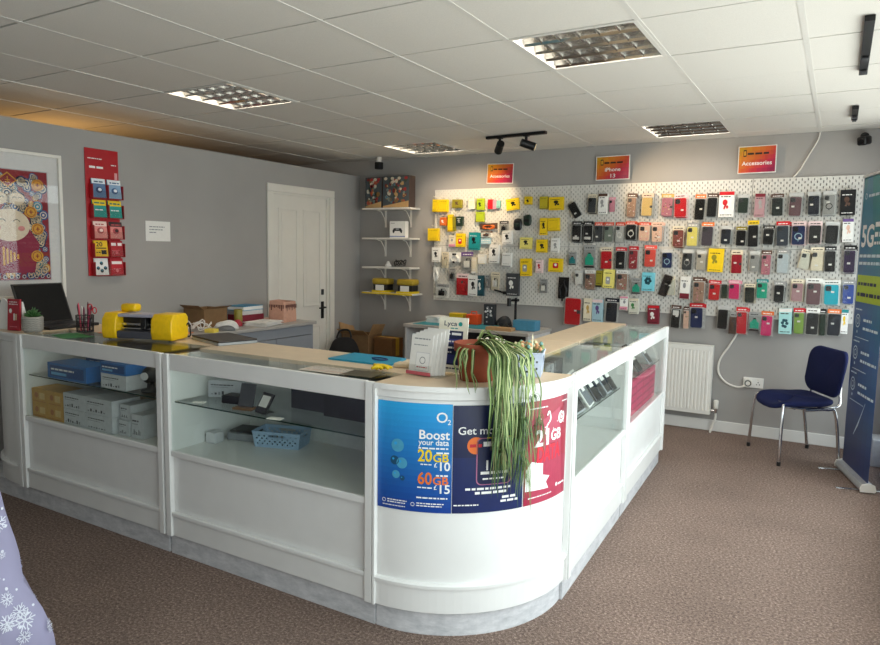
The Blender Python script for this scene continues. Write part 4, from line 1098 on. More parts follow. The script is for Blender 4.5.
def prod_cable(t, w, h, m, s, hd, g, kind):
    MB().box(-w/2, w/2, .014, .0152, h*.1, h).build('backing_card', PB[hd if hd in PB else s], t)
    mb = MB()
    for k in range(4):
        pts = []
        for i in range(17):
            a_ = 2*PI*i/16; pts.append((w*.34*(1-.06*k)*math.cos(a_)+g.uniform(-.003, .003), .004-.004*k+.009, h*.42+h*.30*(1-.05*k)*math.sin(a_)+g.uniform(-.003, .003)))
        mb.tube(pts, min(.006, w*.06), 6, 0)
    mb.rbox(-w*.14, w*.14, -.008, .008, h*.72, h*.9, .003, 1); mb.rbox(-w*.1, w*.05, -.010, .004, .0, h*.2, .003, 1)
    mb.build('coiled_cable', [PB[m], PB[s]], t)
def prod_misc(t, w, h, m, s, hd, g, kind):
    if kind == 'pouch':
        bm = bmesh.new(); bmesh.ops.create_uvsphere(bm, u_segments=16, v_segments=10, radius=1)
        for v in bm.verts: v.co = Vector((w/2*(abs(v.co.x)**.6)*(1 if v.co.x > 0 else -1), .018*v.co.y+.01, h/2+h/2*(abs(v.co.z)**.6)*(1 if v.co.z > 0 else -1)))
        MB().bm(bm, 0, True).build('pouch_body', PB[m], t)
        MB().rbox(-w*.3, w*.3, -.011, -.006, h*.35, h*.6, .002).build('front_label', PB[s], t)
    elif kind == 'stick':
        MB().cyl((-w/2, .0, h*.75), (w*.25, .0, h*.4), .009, n=12).build('stick_shaft', PB[m], t); MB().rbox(w*.2, w/2, -.012, .012, h*.1, h*.6, .005).build('phone_clamp', PB[m], t)
        MB().cyl((-w*.1, 0, h*.6), (-w*.1, .03, h*.62), .003, n=8).build('wrist_loop', PB[m], t)
    else:
        MB().box(-w/2, w/2, .004, .0055, 0, h).build('backing_card', PB[m], t)
        a = Art(); a.dashes(-w*.4, w*.4, h*.55, h*.2, PB[s], 1, 3); a.dashes(-w*.4, w*.2, h*.2, h*.15, PB[s], 1, 4); a.build('front_print', plane_F((0, .0035, 0), (1, 0, 0), (0, 0, 1)), t)
KIND = dict(box=('accessory_box', 'accessory box'), boxp=('accessory_box', 'accessory box'), case=('phone_case_pack', 'phone case'), ring=('phone_case_pack', 'phone case'), wallet=('phone_case_pack', 'phone case'), bag=('blister_pack', 'blister pack'),
            watch=('watch_strap_pack', 'watch strap'), cable=('cable_pack', 'cable'), pouch=('pouch', 'pouch'), stick=('selfie_stick', 'selfie stick'), card=('card_pack', 'card'))
ORD = ['first', 'second', 'third', 'fourth', 'fifth', 'sixth', 'seventh', 'eighth', 'ninth', 'tenth', 'eleventh', 'twelfth', 'thirteenth', 'fourteenth']
ROWN = {1: 'top', 2: 'second', 3: 'third', 4: 'fourth', 5: 'bottom'}
BRDN = {'L': 'left', '2': 'middle', '3': 'third', '4': 'right'}
items = [l.split('|') for l in PRODUCTS.strip().split('\n')]
cnt = {}
for f in items: cnt.setdefault((f[0], f[1]), []).append(float(f[2]))
g = random.Random(77)
for f in items:
    b, row = f[0], int(f[1]); cx, cz, w, h = map(float, f[2:6]); kind, m, s, hd, desc = f[6], f[7], f[8], f[9], f[10]
    rank = sorted(cnt[(b, f[1])]).index(cx); n = len(cnt[(b, f[1])])
    pos = f'{ORD[rank]} along the {ROWN[row]} row of the {BRDN[b]} pegboards'
    h -= .004 if kind not in ('stick', 'cable') else 0
    w = max(.03, w*(.97 if kind in ('box', 'boxp') else 1.0)); zb = cz-h/2-.002
    nm, ct = KIND[kind]
    y = -.068
    t = thing(nm, f'{desc}, {pos}', ct, (cx-(.006 if kind in ('box', 'boxp') else 0), y, zb), 0, 'phone accessories on the pegboards')
    rot = g.uniform(-.03, .03)
    if 'tilted' in desc: rot = {'tilted black phone case': -.55, 'tilted brown black wallet case': .28, 'tilted yellow box with black plug picture': -.12, 'tilted clear phone case': .2}.get(desc, .15)
    t.rotation_euler = (0, rot, g.uniform(-.10, .04))
    if kind in ('box', 'boxp'): prod_box(t, w, h, m, s, hd, g, kind == 'boxp')
    elif kind in ('case', 'ring', 'wallet'): prod_case(t, w, h, m, s, hd, g, kind)
    elif kind in ('bag', 'watch'): prod_bag(t, w, h, m, s, hd, g, kind)
    elif kind == 'cable': prod_cable(t, w, h, m, s, hd, g, kind)
    else: prod_misc(t, w, h, m, s, hd, g, kind)
    PLACED.append((cx, zb, w, h, zb+h+(.0238 if kind in ('box', 'boxp') else .012)))
    if kind in ('case', 'ring', 'wallet') and w > .06 and 'tilted' not in desc and g.random() < .62:      # more packs hang on the same hook
        t2 = copy_tree(t); t2.location = (cx+.006, y+.020, zb-g.uniform(.001, .012)); t2.rotation_euler = (0, g.uniform(-.05, .05), g.uniform(-.03, .03))
        t2['label'] = f'half hidden pack behind the {ORD[rank]} hanging pack, {ROWN[row]} row, {BRDN[b]} pegboards'

for q in PLACED:
    hit = any(p is not q and abs(p[0]-q[0]) < p[2]/2+.006 and p[1]-.015 < q[4] < p[1]+p[3]+.024 for p in PLACED)
    add_hook(q[0], q[4], SHORTME if hit else HOOKME)
# hanging signs above the boards
def sign(x0, x1, z0, z1, label, lines, tilt, yy=-.03):
    w, h = x1-x0, z1-z0
    t = thing('hanging_sign', label, 'sign', ((x0+x1)/2, yy, z0), 0, 'signs above the pegboards'); t.rotation_euler = (0, tilt, 0)
    MB().rbox(-w/2, w/2, 0, .004, 0, h, .001).build('sign_board', PAPER, t)
    a = Art(); n = 14
    cs = [(0xc8, 0x96, 0x1e), (0xd8, 0x6c, 0x28), (0xc2, 0x2c, 0x4a), (0x8e, 0x1f, 0x52)]
    W, H_ = w-.014, h-.014
    for i in range(n):
        for j in range(6):
            q = min(2.999, 3*max(0, (i+.5)/n*.55+(1-(j+.5)/6)*.5)**1.35); k = int(q); fr_ = q-k
            c_ = tuple(int(cs[k][e]*(1-fr_)+cs[k+1][e]*fr_) for e in range(3)); c_ = tuple(int(v/12)*12 for v in c_); hx = '%02x%02x%02x' % c_
            a.rect(-W/2+W*i/n, .007+H_*j/6, -W/2+W*(i+1)/n, .007+H_*(j+1)/6, mat('sign_ink_'+hx, hx, .4, noise=0), 1)
    a.rect(-w*.36, h*.62, -w*.28, h*.86, BLKI, 2); a.rect(-w*.345, h*.66, -w*.295, h*.82, mat('sign_ink_gold', 'd49a2a', .4), 3)
    a.dashes(-w*.25, w*.30, h*.68, h*.11, BLKI, 2, 5)
    for k, (s_, zf, sz, wd_) in enumerate(lines): a.text(s_, 0, h*zf, h*sz, WHI, 3, .012, w*wd_, 'CENTER')
    a.build('sign_print', plane_F((0, -.0004, 0), (1, 0, 0), (0, 0, 1)), t)
    for sx in (-1, 1): MB().cyl((sx*w*.38, .002, h-.004), (sx*w*.38, .002, 2.478-z0), .0008, n=5).build('hanging_thread', CLEAR, t)
sign(1.318, 1.604, 2.178, 2.372, 'gradient hanging sign reading Accessories above the yellow boxes', [('Accessories', .30, .21, .74)], .03)
sign(2.428, 2.735, 2.172, 2.386, 'gradient hanging sign in the middle reading iPhone 13'.replace('iPhone 13', 'a phone model'), [('iPhone', .36, .22, .46), ('13', .10, .22, .14)], -.01)
sign(3.622, 3.908, 2.182, 2.402, 'gradient hanging sign reading Accessories beside the ceiling cable, rightmost', [('Accessories', .30, .21, .78)], -.01)
# ------------------------------------------------------------------ posters on the curved corner
CT = 1.0006                                                # counter top
def cornerF(u, v, h, z0=0.0, R_=CR-.014+.0028):
    a = -PI/2 + u/(CR-.014); r = R_+h
    return (CC[0]+r*math.cos(a), CC[1]+r*math.sin(a), v)
def poster(name, label, u0, u1, z0, z1, paint, tilt=0.0, cat='poster'):
    a = Art(); w, h = u1-u0, z1-z0
    paint(a, w, h)
    o = a.build(name, lambda x, y, hh: cornerF(u0+x+tilt*y, z0+y, hh), None, cut=[w*k/16 for k in range(1, 16)])
    return tag(o, label, cat, 'network posters on the counter corner')
B1, B2, B3, B4 = mat('poster_blue_deep', '12489a', .35), mat('poster_blue', '1560b8', .35), mat('poster_blue_mid', '1a83cf', .35), mat('poster_blue_light', '2fa2df', .35)
def p1(a, w, h):
    n = 18; top, bot = (0x10, 0x3f, 0x93), (0x2c, 0xa4, 0xe2)
    a.base(0, 0, w, h, B2, .0004)
    for k in range(n):
        f = 1-(k+.5)/n; c_ = '%02x%02x%02x' % tuple(int(top[e]*(1-f)+bot[e]*f) for e in range(3))
        a.rect(0, h*(n-1-k)/n, w, h*(n-k)/n, mat('poster_blue_'+c_, c_, .35, noise=0), 1)
    a.text('O', w*.79, h*.835, .056, WHI, 2, .01); a.text('2', w*.935, h*.815, .028, WHI, 2, .01)
    a.text('Boost', w*.57, h*.68, .050, WHI, 2, .018, w*.39); a.text('your data', w*.57, h*.625, .032, WHI, 2, .012, w*.39)
    a.dashes(w*.57, w*.95, h*.588, .010, WHI, 2, 1)
    a.text('20', w*.56, h*.475, .066, YELI, 2, .022, w*.185); a.text('GB', w*.755, h*.475, .044, YELI, 2, .02, w*.20)
    a.dashes(w*.80, w*.96, h*.548, .010, WHI, 2, 2); a.dashes(w*.60, w*.76, h*.440, .008, WHI, 2, 3); a.text('£', w*.77, h*.425, .026, WHI, 2, .01); a.text('10', w*.82, h*.395, .048, WHI, 2, .02, w*.13)
    a.text('60', w*.56, h*.265, .066, ORAI, 2, .022, w*.185); a.text('GB', w*.755, h*.265, .044, ORAI, 2, .02, w*.20)
    a.dashes(w*.80, w*.96, h*.340, .010, WHI, 2, 4); a.dashes(w*.56, w*.76, h*.225, .008, WHI, 2, 5); a.text('£', w*.77, h*.218, .026, WHI, 2, .01); a.text('15', w*.82, h*.185, .048, WHI, 2, .02, w*.13)
    a.dashes(w*.55, w*.95, h*.130, .009, WHI, 2, 6)
    a.ring(w*.10, h*.075, .006, .002, WHI, 2, 14); a.dashes(w*.15, w*.42, h*.082, .007, WHI, 2, 7); a.dashes(w*.15, w*.40, h*.06, .007, WHI, 2, 8)
    a.ring(w*.50, h*.068, .006, .002, WHI, 2, 14); a.dashes(w*.55, w*.92, h*.078, .007, WHI, 2, 9); a.dashes(w*.55, w*.88, h*.055, .007, WHI, 2, 10); a.dashes(w*.08, w*.4, h*.03, .006, WHI, 2, 11)
    for (x, y, r_) in ((.28, .93, .009), (.33, .885, .013), (.27, .84, .008), (.25, .79, .005), (.34, .82, .005)): a.ring(w*x, h*y, r_, .0012, B4, 2, 16)
    RB, RB2 = mat('poster_pale_teal', '4a9cc0', .35), mat('poster_dark_teal', '1c4f70', .35)      # plain bubbles in place of the mascot
    for (x, y, r_, q) in ((.29, .60, .026, RB), (.25, .46, .018, RB2), (.35, .44, .022, RB), (.27, .33, .016, RB), (.36, .30, .010, RB2)): a.disc(w*x, h*y, r_, r_, q, 3); a.disc(w*x-r_*.3, h*y+r_*.3, r_*.25, r_*.25, B4, 4, 12)
NV = mat('poster_navy', '142458', .35); NV2 = mat('poster_navy_dark', '0e1a44', .35)
def p2(a, w, h):
    a.base(0, 0, w, h, NV, .0004); a.rect(0, h*.52, w, h, NV2, 1)
    a.text('Get more', w*.06, h*.735, .042, WHI, 2, .012, w*.62); a.dashes(w*.45, w*.9, h*.675, .02, YELI, 2, 3)
    a.disc(w*.30, h*.63, w*.115, w*.115, ORAI, 2); a.dashes(w*.22, w*.38, h*.615, .02, REDI, 3, 4)
    a.rr(w*.56, h*.48, w*.50, h*.44, .02, mat('poster_pink_line', 'b06a8e', .35), 2); a.rr(w*.56, h*.48, w*.47, h*.425, .018, NV2, 3)
    a.text('1', w*.41, h*.40, .055, WHI, 4, .02); a.dashes(w*.37, w*.75, h*.36, .018, WHI, 4, 5); a.dashes(w*.4, w*.72, h*.31, .010, WHI, 4, 6); a.dashes(w*.4, w*.7, h*.62, .03, WHI, 4, 16)
    a.dashes(w*.17, w*.80, h*.215, .014, WHI, 2, 7); a.dashes(w*.30, w*.75, h*.175, .016, WHI, 2, 8); a.dashes(w*.02, w*.35, h*.07, .008, WHI, 2, 9)
    a.dashes(w*.68, w*.93, h*.12, .016, WHI, 2, 10); a.dashes(w*.66, w*.92, h*.085, .014, WHI, 2, 12)
CRI = mat('poster_crimson', '9a1834', .35); CRI2 = mat('poster_crimson_pale', 'ae3c55', .35); CRI3 = mat('poster_wine', '7c1530', .35)
def p3(a, w, h):
    a.base(0, 0, w, h, CRI, .0004); a.rect(0, 0, w, h*.40, mat('poster_raspberry', '9c2242', .35), 1)
    a.poly([(w*.12, h*.0), (w*.9, 0), (w*.75, h*.9), (w*.3, h*.8)], CRI2, 1.5)
    a.rect(w*.86, h*.78, w, h, CRI3, 2); a.dashes(w*.05, w*.42, h*.925, .008, WHI, 3, 2); a.dashes(w*.80, w*.97, h*.94, .007, WHI, 3, 3)
    a.text('21', w*.17, h*.56, .092, WHI, 3, .03, w*.30); a.text('GB', w*.52, h*.585, .062, WHI, 3, .03, w*.27); a.text('DATA', w*.22, h*.40, .088, mat('poster_scarlet', 'd8243a', .4), 3, .03, w*.56)
    a.text('DATA', w*.225, h*.408, .088, mat('poster_shadow_wine', '8d1731', .4), 2.5, .03, w*.56)
    a.disc(w*.80, h*.79, w*.095, w*.095, WHI, 3); a.ring(w*.80, h*.79, w*.03, w*.02, CRI, 4, 18); a.poly([(w*.80, h*.86), (w*.86, h*.89), (w*.83, h*.82)], CRI, 4)
    pts = bez([(w*.40, h*.66, 0), (w*.42, h*.74, 0), (w*.50, h*.80, 0), (w*.46, h*.88, 0), (w*.42, h*.84, 0)], 6)
    for i in range(len(pts)-1): a.line(tuple(pts[i].xy), tuple(pts[i+1].xy), .008, WHI, 3)
    a.poly([(w*.02, h*.14), (w*.50, h*.12), (w*.44, h*.19), (w*.52, h*.24), (w*.36, h*.27), (w*.36, h*.38), (w*.12, h*.42), (w*.02, h*.34)], WHI, 3)
    for k in range(9): a.disc(w*(.08+.1*k % .9), h*(.7+.03*((k*7) % 5)), .003, .003, WHI, 3, 8)
    a.disc(w*.72, h*.12, .008, .008, WHI, 3, 14); a.dashes(w*.77, w*.96, h*.105, .013, WHI, 3, 6); a.dashes(w*.08, w*.6, h*.06, .007, WHI, 3, 7)
poster('poster', 'bright blue poster reading Boost your data on the curved counter', .0115, .311, .505, .932, p1)
poster('poster', 'navy poster reading Get more behind the trailing plant leaves', .314, .606, .505, .928, p2)
poster('poster', 'crimson poster reading 21GB DATA on the counter corner, right', .612, .890, .505, .925, p3, .01)

# ------------------------------------------------------------------ the trailing spider plant
PX, PY = 3.175, -3.80
t = thing('potted_spider_plant', 'spider plant in terracotta pot trailing long leaves down the counter corner', 'plant', (PX, PY, CT))
TER = mat('terracotta', '9a4a30', .75, noise=.10, scale=18, bump=.15)
MB().lathe([(.0001, .0), (.066, 0), (.078, .09), (.086, .118), (.092, .118), (.094, .150), (.084, .150), (.080, .125), (.0001, .125)], 28).build('pot', TER, t)
MB().lathe([(.0001, .130), (.05, .134), (.079, .128)], 20).build('soil', mat('potting_soil', '33261c', .95, noise=.3, scale=120, bump=.4), t)
LG = [mat('leaf_green', '63803f', .5, noise=.12), mat('leaf_dark_green', '3d5a2c', .5, noise=.12), mat('leaf_cream', 'bcc48c', .5, noise=.06), mat('leaf_pale_green', '8aa062', .5, noise=.1), mat('leaf_dry', '8f7350', .6, noise=.1)]
g = random.Random(12)
def leaf(mb, pts, w, cols):
    """a folded ribbon: cream stripe between two green halves"""
    k = len(pts); vs = []
    for i, p in enumerate(pts):
        d = (pts[min(i+1, k-1)]-pts[max(i-1, 0)]).normalized(); s = Vector((-d.y, d.x, 0)); q = Vector((p.x, p.y, 0))
        s = Vector((-q.y, q.x, 0)); s = s-d*s.dot(d)
        if s.length < 1e-5: s = d.orthogonal()
        s.normalize(); n = d.cross(s); f = i/(k-1)
        ww = w*(.55+.45*min(1, f*5))*(1-max(0, (f-.55)/.45)**1.6*.93)
        for e, lift in ((-1, .35), (-.33, .05), (.33, .05), (1, .35)): vs.append(p+s*ww*e+n*ww*lift)
    fs = []
    for i in range(k-1):
        for j in range(3):
            mb.add([vs[i*4+j], vs[i*4+j+1], vs[i*4+j+5], vs[i*4+j+4]], [(0,1,2,3)], cols[j], False)
mb = MB()
def hang_leaf(az, reach, zend, w, cols, start=(0, 0, .13), up=.06):
    dx, dy = math.cos(az), math.sin(az); s = Vector(start)
    cx_, cy_ = CC[0]-PX, CC[1]-PY
    pts = [s, s+Vector((dx*reach*.25, dy*reach*.25, up)), s+Vector((dx*reach*.6, dy*reach*.6, up*.9)), s+Vector((dx*reach*.92, dy*reach*.92, up*.2))]
    # keep hanging part outside the curved front
    n = 5; z0_ = pts[-1].z; x0_, y0_ = pts[-1].x, pts[-1].y
    for i in range(1, n+1):
        f = i/n; zz = z0_+(zend-z0_)*f
        x, y = x0_+dx*.02*math.sin(f*2)+g.uniform(-.006, .006), y0_+dy*.02*math.sin(f*2)+g.uniform(-.006, .006)
        if zz < .03:
            r_ = math.hypot(x-cx_, y-cy_); m_ = CR+.022+g.uniform(0, .03)
            if r_ < m_: x, y = cx_+(x-cx_)*m_/r_, cy_+(y-cy_)*m_/r_
        pts.append(Vector((x, y, zz)))
    pts = bez(pts, 4)
    for i, p in enumerate(pts):
        if p.z < .005 and math.hypot(p.x-cx_, p.y-cy_) < CR+.010:
            r_ = math.hypot(p.x-cx_, p.y-cy_); pts[i] = Vector((cx_+(p.x-cx_)*(CR+.012)/r_, cy_+(p.y-cy_)*(CR+.012)/r_, p.z))
    leaf(mb, pts, w, cols)
for k in range(46):
    az = g.gauss(-.60, .19); reach = g.uniform(.17, .30)
    hang_leaf(az, reach, g.uniform(-.22, .03), g.uniform(.0040, .0070), [g.choice([0, 1, 3]), g.choice([2, 3, 2]), g.choice([0, 1, 3])], (g.uniform(-.02, .05), g.uniform(-.04, .03), .13), g.uniform(.01, .04))
for k in range(7):                                         # a few leaves falling over the pot itself
    az = g.uniform(-1.9, -.9); hang_leaf(az, g.uniform(.10, .13), g.uniform(-.02, .06), g.uniform(.004, .006), [0, 2, 1], (0, 0, .13), g.uniform(.0, .02))
for k in range(7):
    az = g.uniform(.2, 1.5); hang_leaf(az, g.uniform(.08, .14), g.uniform(.09, .14), .006, [0, 2, 3], (0, 0, .13), g.uniform(.03, .07))
mb.build('leaves', LG, t)
mb = MB(); cx_, cy_ = CC[0]-PX, CC[1]-PY                    # plantlets on runners, finer leaves lower down
for c_ in range(19):
    az = 0; r_ = CR+g.uniform(.03, .07); a0 = math.radians(max(-42.5, min(-27, g.gauss(-36.5, 5))))
    bx, by, bz = cx_+r_*math.cos(a0), cy_+r_*math.sin(a0), g.choice([g.uniform(-.28, -.05), g.uniform(-.16, .0)])
    mb.tube(bez([(.02, -.01, .13), (bx*.6, by*.6, .145), (bx, by, .02), (bx, by, bz)], 6), .0016, 5, 3)
    for k in range(22):
        a1 = g.uniform(0, 6.28); l_ = g.uniform(.06, .19); s = Vector((bx, by, bz))
        o_ = Vector((math.cos(a1)*l_*.13, math.sin(a1)*l_*.13, -l_*g.uniform(-.05, .2))); e_ = Vector((math.cos(a1)*l_*g.uniform(.08, .36), math.sin(a1)*l_*g.uniform(.08, .36), -l_*g.uniform(.6, 1.3)))
        pts = bez([s, s+o_, s+(o_+e_)*.6, s+e_], 4)
        for i, p in enumerate(pts):
            q = math.hypot(p.x-cx_, p.y-cy_)
            if q < CR+.010: pts[i] = Vector((cx_+(p.x-cx_)*(CR+.010)/q, cy_+(p.y-cy_)*(CR+.010)/q, p.z))
        leaf(mb, pts, g.uniform(.0014, .0026), [g.choice([0, 1, 1]), g.choice([3, 0, 1, 4]), g.choice([0, 1, 1])])
mb.build('plantlets', LG, t)

# ------------------------------------------------------------------ on the corner counter
def leaflet_stack(x, y, rz, w, h, n, label, front):
    t = thing('leaflet_holder', label, 'leaflet holder', (x, y, CT), rz)
    MB().box(-w/2-.006, w/2+.05, -.035, .058, 0, .003).box(-w/2-.004, w/2+.004, -.0315, -.0295, .003, .045).box(-w/2-.004, w/2+.004, .055, .057, .003, .15).build('clear_holder', CLEAR, t)
    return t
t = leaflet_stack(2.945, -3.835, -.10, .115, .18, 6, 'clear holder with red base holding white leaflets beside the plant', None)
MB().box(-.062, .062, -.034, -.0318, .004, .018).build('red_base_strip', mat('holder_red', 'c8606a', .4), t)
for k in range(5):
    a = Art(); a.base(-.055, 0, .055, .165+.006*k, PAPER, .003); a.dashes(-.04, .04, .145, .008, GREYI, 1, k); a.dashes(-.04, .03, .12, .006, GREYI, 1, k+7)
    if k == 0:
        a.rr(.012, .055, .07, .075, .004, mat('leaflet_edge_grey', 'c9c9cc', .6), 1); a.rr(.012, .055, .066, .071, .004, WHI, 2); a.ring(.012, .06, .012, .003, GREYI, 3, 16); a.dashes(-.015, .04, .03, .006, REDI, 3, 9)
    sx_ = -.004+.011*k
    o = a.build('leaflet', plane_F((0, 0, 0), (1, 0, 0), (0, .16, .987)))
    o.location = (2.945+sx_*.98, -3.835-.026+.0115*k, CT+.0035); o.rotation_euler = (0, 0, -.10)
    tag(o, ('front white leaflet with boxed picture in the clear holder beside plant', 'second white leaflet from the front in the clear holder', 'middle white leaflet of five in the clear holder', 'fourth white leaflet from the front in the clear holder', 'rearmost tallest white leaflet in the clear holder')[k], 'leaflet', 'white leaflets in the clear holder')
a = Art(); CRM = mat('card_cream', 'efe9d6', .5)
a.base(-.068, 0, .068, .228, CRM, .004)
a.text('Lyca', -.045, .192, .028, NAVYI, 1, .01, .060); a.disc(.033, .201, .009, .009, TEALI, 1); a.dashes(-.012, .022, .180, .007, TEALI, 1, 2)
a.rect(-.060, .03, .048, .172, NAVYI, 1); a.dashes(-.05, -.01, .155, .009, WHI, 2, 3); a.rect(-.004, .154, .040, .164, WHI, 2); a.rect(-.060, .118, .048, .138, mat('card_violet', '3a3f86', .5), 2); a.dashes(-.05, .04, .124, .010, WHI, 3, 4)
a.dashes(-.05, .035, .098, .012, WHI, 2, 5); a.dashes(-.05, .0, .08, .008, WHI, 2, 6); a.rr(-.01, .055, .07, .035, .004, mat('card_violet2', '2c3274', .5), 2); a.dashes(-.055, .05, .013, .009, NAVYI, 1, 7)
o = a.build('counter_card', plane_F((0, 0, 0), (1, 0, 0), (0, .12, .9928)))
o.location = (3.028, -3.755, CT+.0085); o.rotation_euler = (0, 0, .02); tag(o, 'cream and navy Lyca network card leaning behind the plant pot'.replace('Lyca ', 'phone '), 'card')
MB1 = MB().rbox(-.06, .06, -.018, .022, 0, .008, .003); solo('card_stand', MB1, CLEAR, 'clear plastic foot holding the cream and navy card', 'stand', (3.028, -3.752, CT))
# pale lattice basket of cards
def lattice_basket(label, x, y, z0_, rz, W, D, H_, colm):
    t = thing('lattice_basket', label, 'basket', (x, y, z0_), rz)
    mb = MB(); th = .0022; fl = 1.10
    def wall(p0, p1, n_):
        p0 = Vector(p0); p1 = Vector(p1); d = p1-p0; L_ = d.length; nn_ = max(6, int(L_/.0125)); rows_ = max(4, int(H_/.0125))
        nv = Vector((d.y, -d.x, 0)).normalized()
        def P(u, v): 
            f = 1+(fl-1)*v; q = p0+d*u; return Vector((q.x*f, q.y*f, v*H_))
        for i in range(nn_):
            for j in range(rows_):
                u0, u1 = i/nn_, (i+1)/nn_; v0, v1 = j/rows_, (j+1)/rows_
                inhandle = n_ and abs((u0+u1)/2-.5) < .17 and .62 < (v0+v1)/2 < .86
                if inhandle: continue
                hole = (i+j) % 2 == 0 and 0 < j < rows_-1 and 0 < i < nn_-1
                a_, b_, c2, d_ = P(u0, v0), P(u1, v0), P(u1, v1), P(u0, v1)
                if not hole: mb.add([a_, b_, c2, d_]+[q-nv*th for q in (a_, b_, c2, d_)], [(0,1,2,3), (7,6,5,4)])
                else:
                    m_ = (a_+b_+c2+d_)/4; k_ = .62
                    inn = [m_+(q-m_)*k_ for q in (a_, b_, c2, d_)]
                    for e in range(4): mb.add([(a_, b_, c2, d_)[e], (a_, b_, c2, d_)[(e+1) % 4], inn[(e+1) % 4], inn[e]], [(0,1,2,3)])
        rim = [P(u/10, 1) for u in range(11)]; mb.tube(rim, .003, 6)
    w, d = W/2, D/2
    wall((-w, -d, 0), (w, -d, 0), True); wall((w, -d, 0), (w, d, 0), True); wall((w, d, 0), (-w, d, 0), True); wall((-w, d, 0), (-w, -d, 0), True)
    mb.box(-w, w, -d, d, 0, .003); mb.build('basket_body', colm, t); return t
LB = mat('pale_blue_plastic', 'c4d2e8', .4)
lattice_basket('pale blue lattice basket of plants on the counter beside the spider plant', 3.292, -3.565, CT, .30, .125, .13, .098, LB)
t = thing('potted_succulent', 'small potted succulents inside the pale blue lattice basket', 'plant', (3.292, -3.565, CT+.0045), .30)
MB().lathe([(.0001, 0), (.042, 0), (.050, .075), (.045, .075), (.0001, .07)], 20).build('pot', BLACK, t)
q = MB(); g = random.Random(5)
SUC = [mat('succulent_green', '8a9c62', .5), mat('succulent_cream', 'd8cfa4', .5), mat('succulent_peach', 'd39a6c', .5), mat('succulent_teal', '6d9c92', .5)]
for k in range(60):
    a_ = g.uniform(0, 6.28); r_ = g.uniform(0, .065); x, y, zz = r_*math.cos(a_), r_*math.sin(a_), .095+g.uniform(0, .03); s_ = g.uniform(.007, .013)
    q.lathe([(.0001, -s_), (s_*.8, -s_*.3), (s_, .1*s_), (s_*.5, s_*.9), (.0001, s_*1.2)], 7, k % 4, (x, y, zz))
    q.cyl((x*.5, y*.5, .07), (x, y, zz), .002, n=5, m=0)
q.build('rosettes', SUC, t)
MB().cyl((.02, -.02, .07), (.021, -.02, .165), .0032, n=8).build('marker_stick', mat('cream_stick', 'ece3c4', .5), t)
t = thing('trinket_box', 'row of small cream shells behind the spider plant leaves', 'trinkets', (3.135, -3.60, CT))
MB().rbox(-.075, .06, -.035, .035, 0, .12, .006).build('box_base', mat('trinket_box', '56483c', .7), t)
q = MB()
for k in range(14):
    x, y, s_ = -.062+.0088*k, g.uniform(-.02, .02), g.uniform(.008, .013); q.lathe([(.0001, -s_), (s_, 0), (s_*.7, s_*.7), (.0001, s_*1.1)], 8, 0, (x, y, .125+s_*.5))
q.build('shells', mat('shell_cream', 'e6dcc8', .4), t)

# ------------------------------------------------------------------ things on the front run
t = thing('folder', 'turquoise folder lying on the wooden counter top', 'folder', (2.535, -3.655, CT), 0)
MB().add([(-.155, -.10, 0), (.19, -.10, 0), (.145, .10, 0), (-.155, .10, 0), (-.155, -.10, .008), (.19, -.10, .008), (.145, .10, .008), (-.155, .10, .008)], [(0,3,2,1), (4,5,6,7), (0,1,5,4), (1,2,6,5), (2,3,7,6), (3,0,4,7)]).build('cover', mat('folder_turquoise', '1b91b4', .4), t)
MB().tube(bez([(.02, .0, .0105), (.06, .02, .012), (.11, .0, .012), (.09, -.03, .011), (.04, -.02, .0105)]), .003, 6).build('elastic', mat('elastic_navy', '2a3a6c', .6), t)
t = thing('newspaper', 'printed price sheet lying on the glass counter top', 'paper', (2.57, -3.975, CT), .03)
a = Art(); a.base(-.12, -.06, .12, .06, mat('sheet_cream', 'd9cdbd', .7), .001); g = random.Random(9)
for k in range(6): a.dashes(-.11, .11, -.05+k*.018, .009, g.choice([BLKI, GREYI, mat('sheet_red', '9c4a40', .6)]), 1, k)
a.build('sheet', plane_F((0, 0, .0015), (1, 0, 0), (0, 1, 0)), t)
q = MB(); g = random.Random(6)
for k in range(6):
    a_ = g.uniform(0, 6.28); r_ = g.uniform(.0, .02)
    pts = [(r_*math.cos(a_), r_*math.sin(a_), .006), (.03*math.cos(a_)+.01, .02*math.sin(a_), .02), (.075*math.cos(a_*.3)-.01, .02*math.sin(a_)+.02*(k-3)*.3, .012)]
    q.tube(bez(pts, 5), [.004]+[.007]*9+[.003], 7)
solo('yellow_ribbon', q, mat('ribbon_yellow', 'ecc81e', .5), 'crumpled yellow plastic strap on the counter right of the folder', 'strap', (2.735, -3.86, CT+.001), -.1)
solo('dark_leaflet', MB().box(-.075, .075, -.06, .06, 0, .002), mat('leaflet_olive', '4b4636', .5), 'dark olive leaflet on the counter under the yellow strap', 'leaflet', (2.735, -3.965, CT), .1)
solo('sticky_notes', MB().rbox(-.06, .05, -.03, .03, 0, .02, .006), mat('tissue_cream', 'd8c4a4', .7), 'beige folded cloth beside the clear leaflet holder', 'cloth', (2.80, -3.72, CT), .2)

t = thing('laptop', 'closed dark laptop lying flat behind the yellow cutting machine', 'laptop', (1.525, -3.60, CT), -.30)
MB().rbox(-.17, .17, -.11, .11, .0, .014, .003).build('lower_case', mat('silver_plastic', 'a5a8ab', .35), t)
MB().rbox(-.17, .17, -.11, .11, .0145, .024, .004).build('lid', mat('laptop_charcoal', '302b29', .5), t)

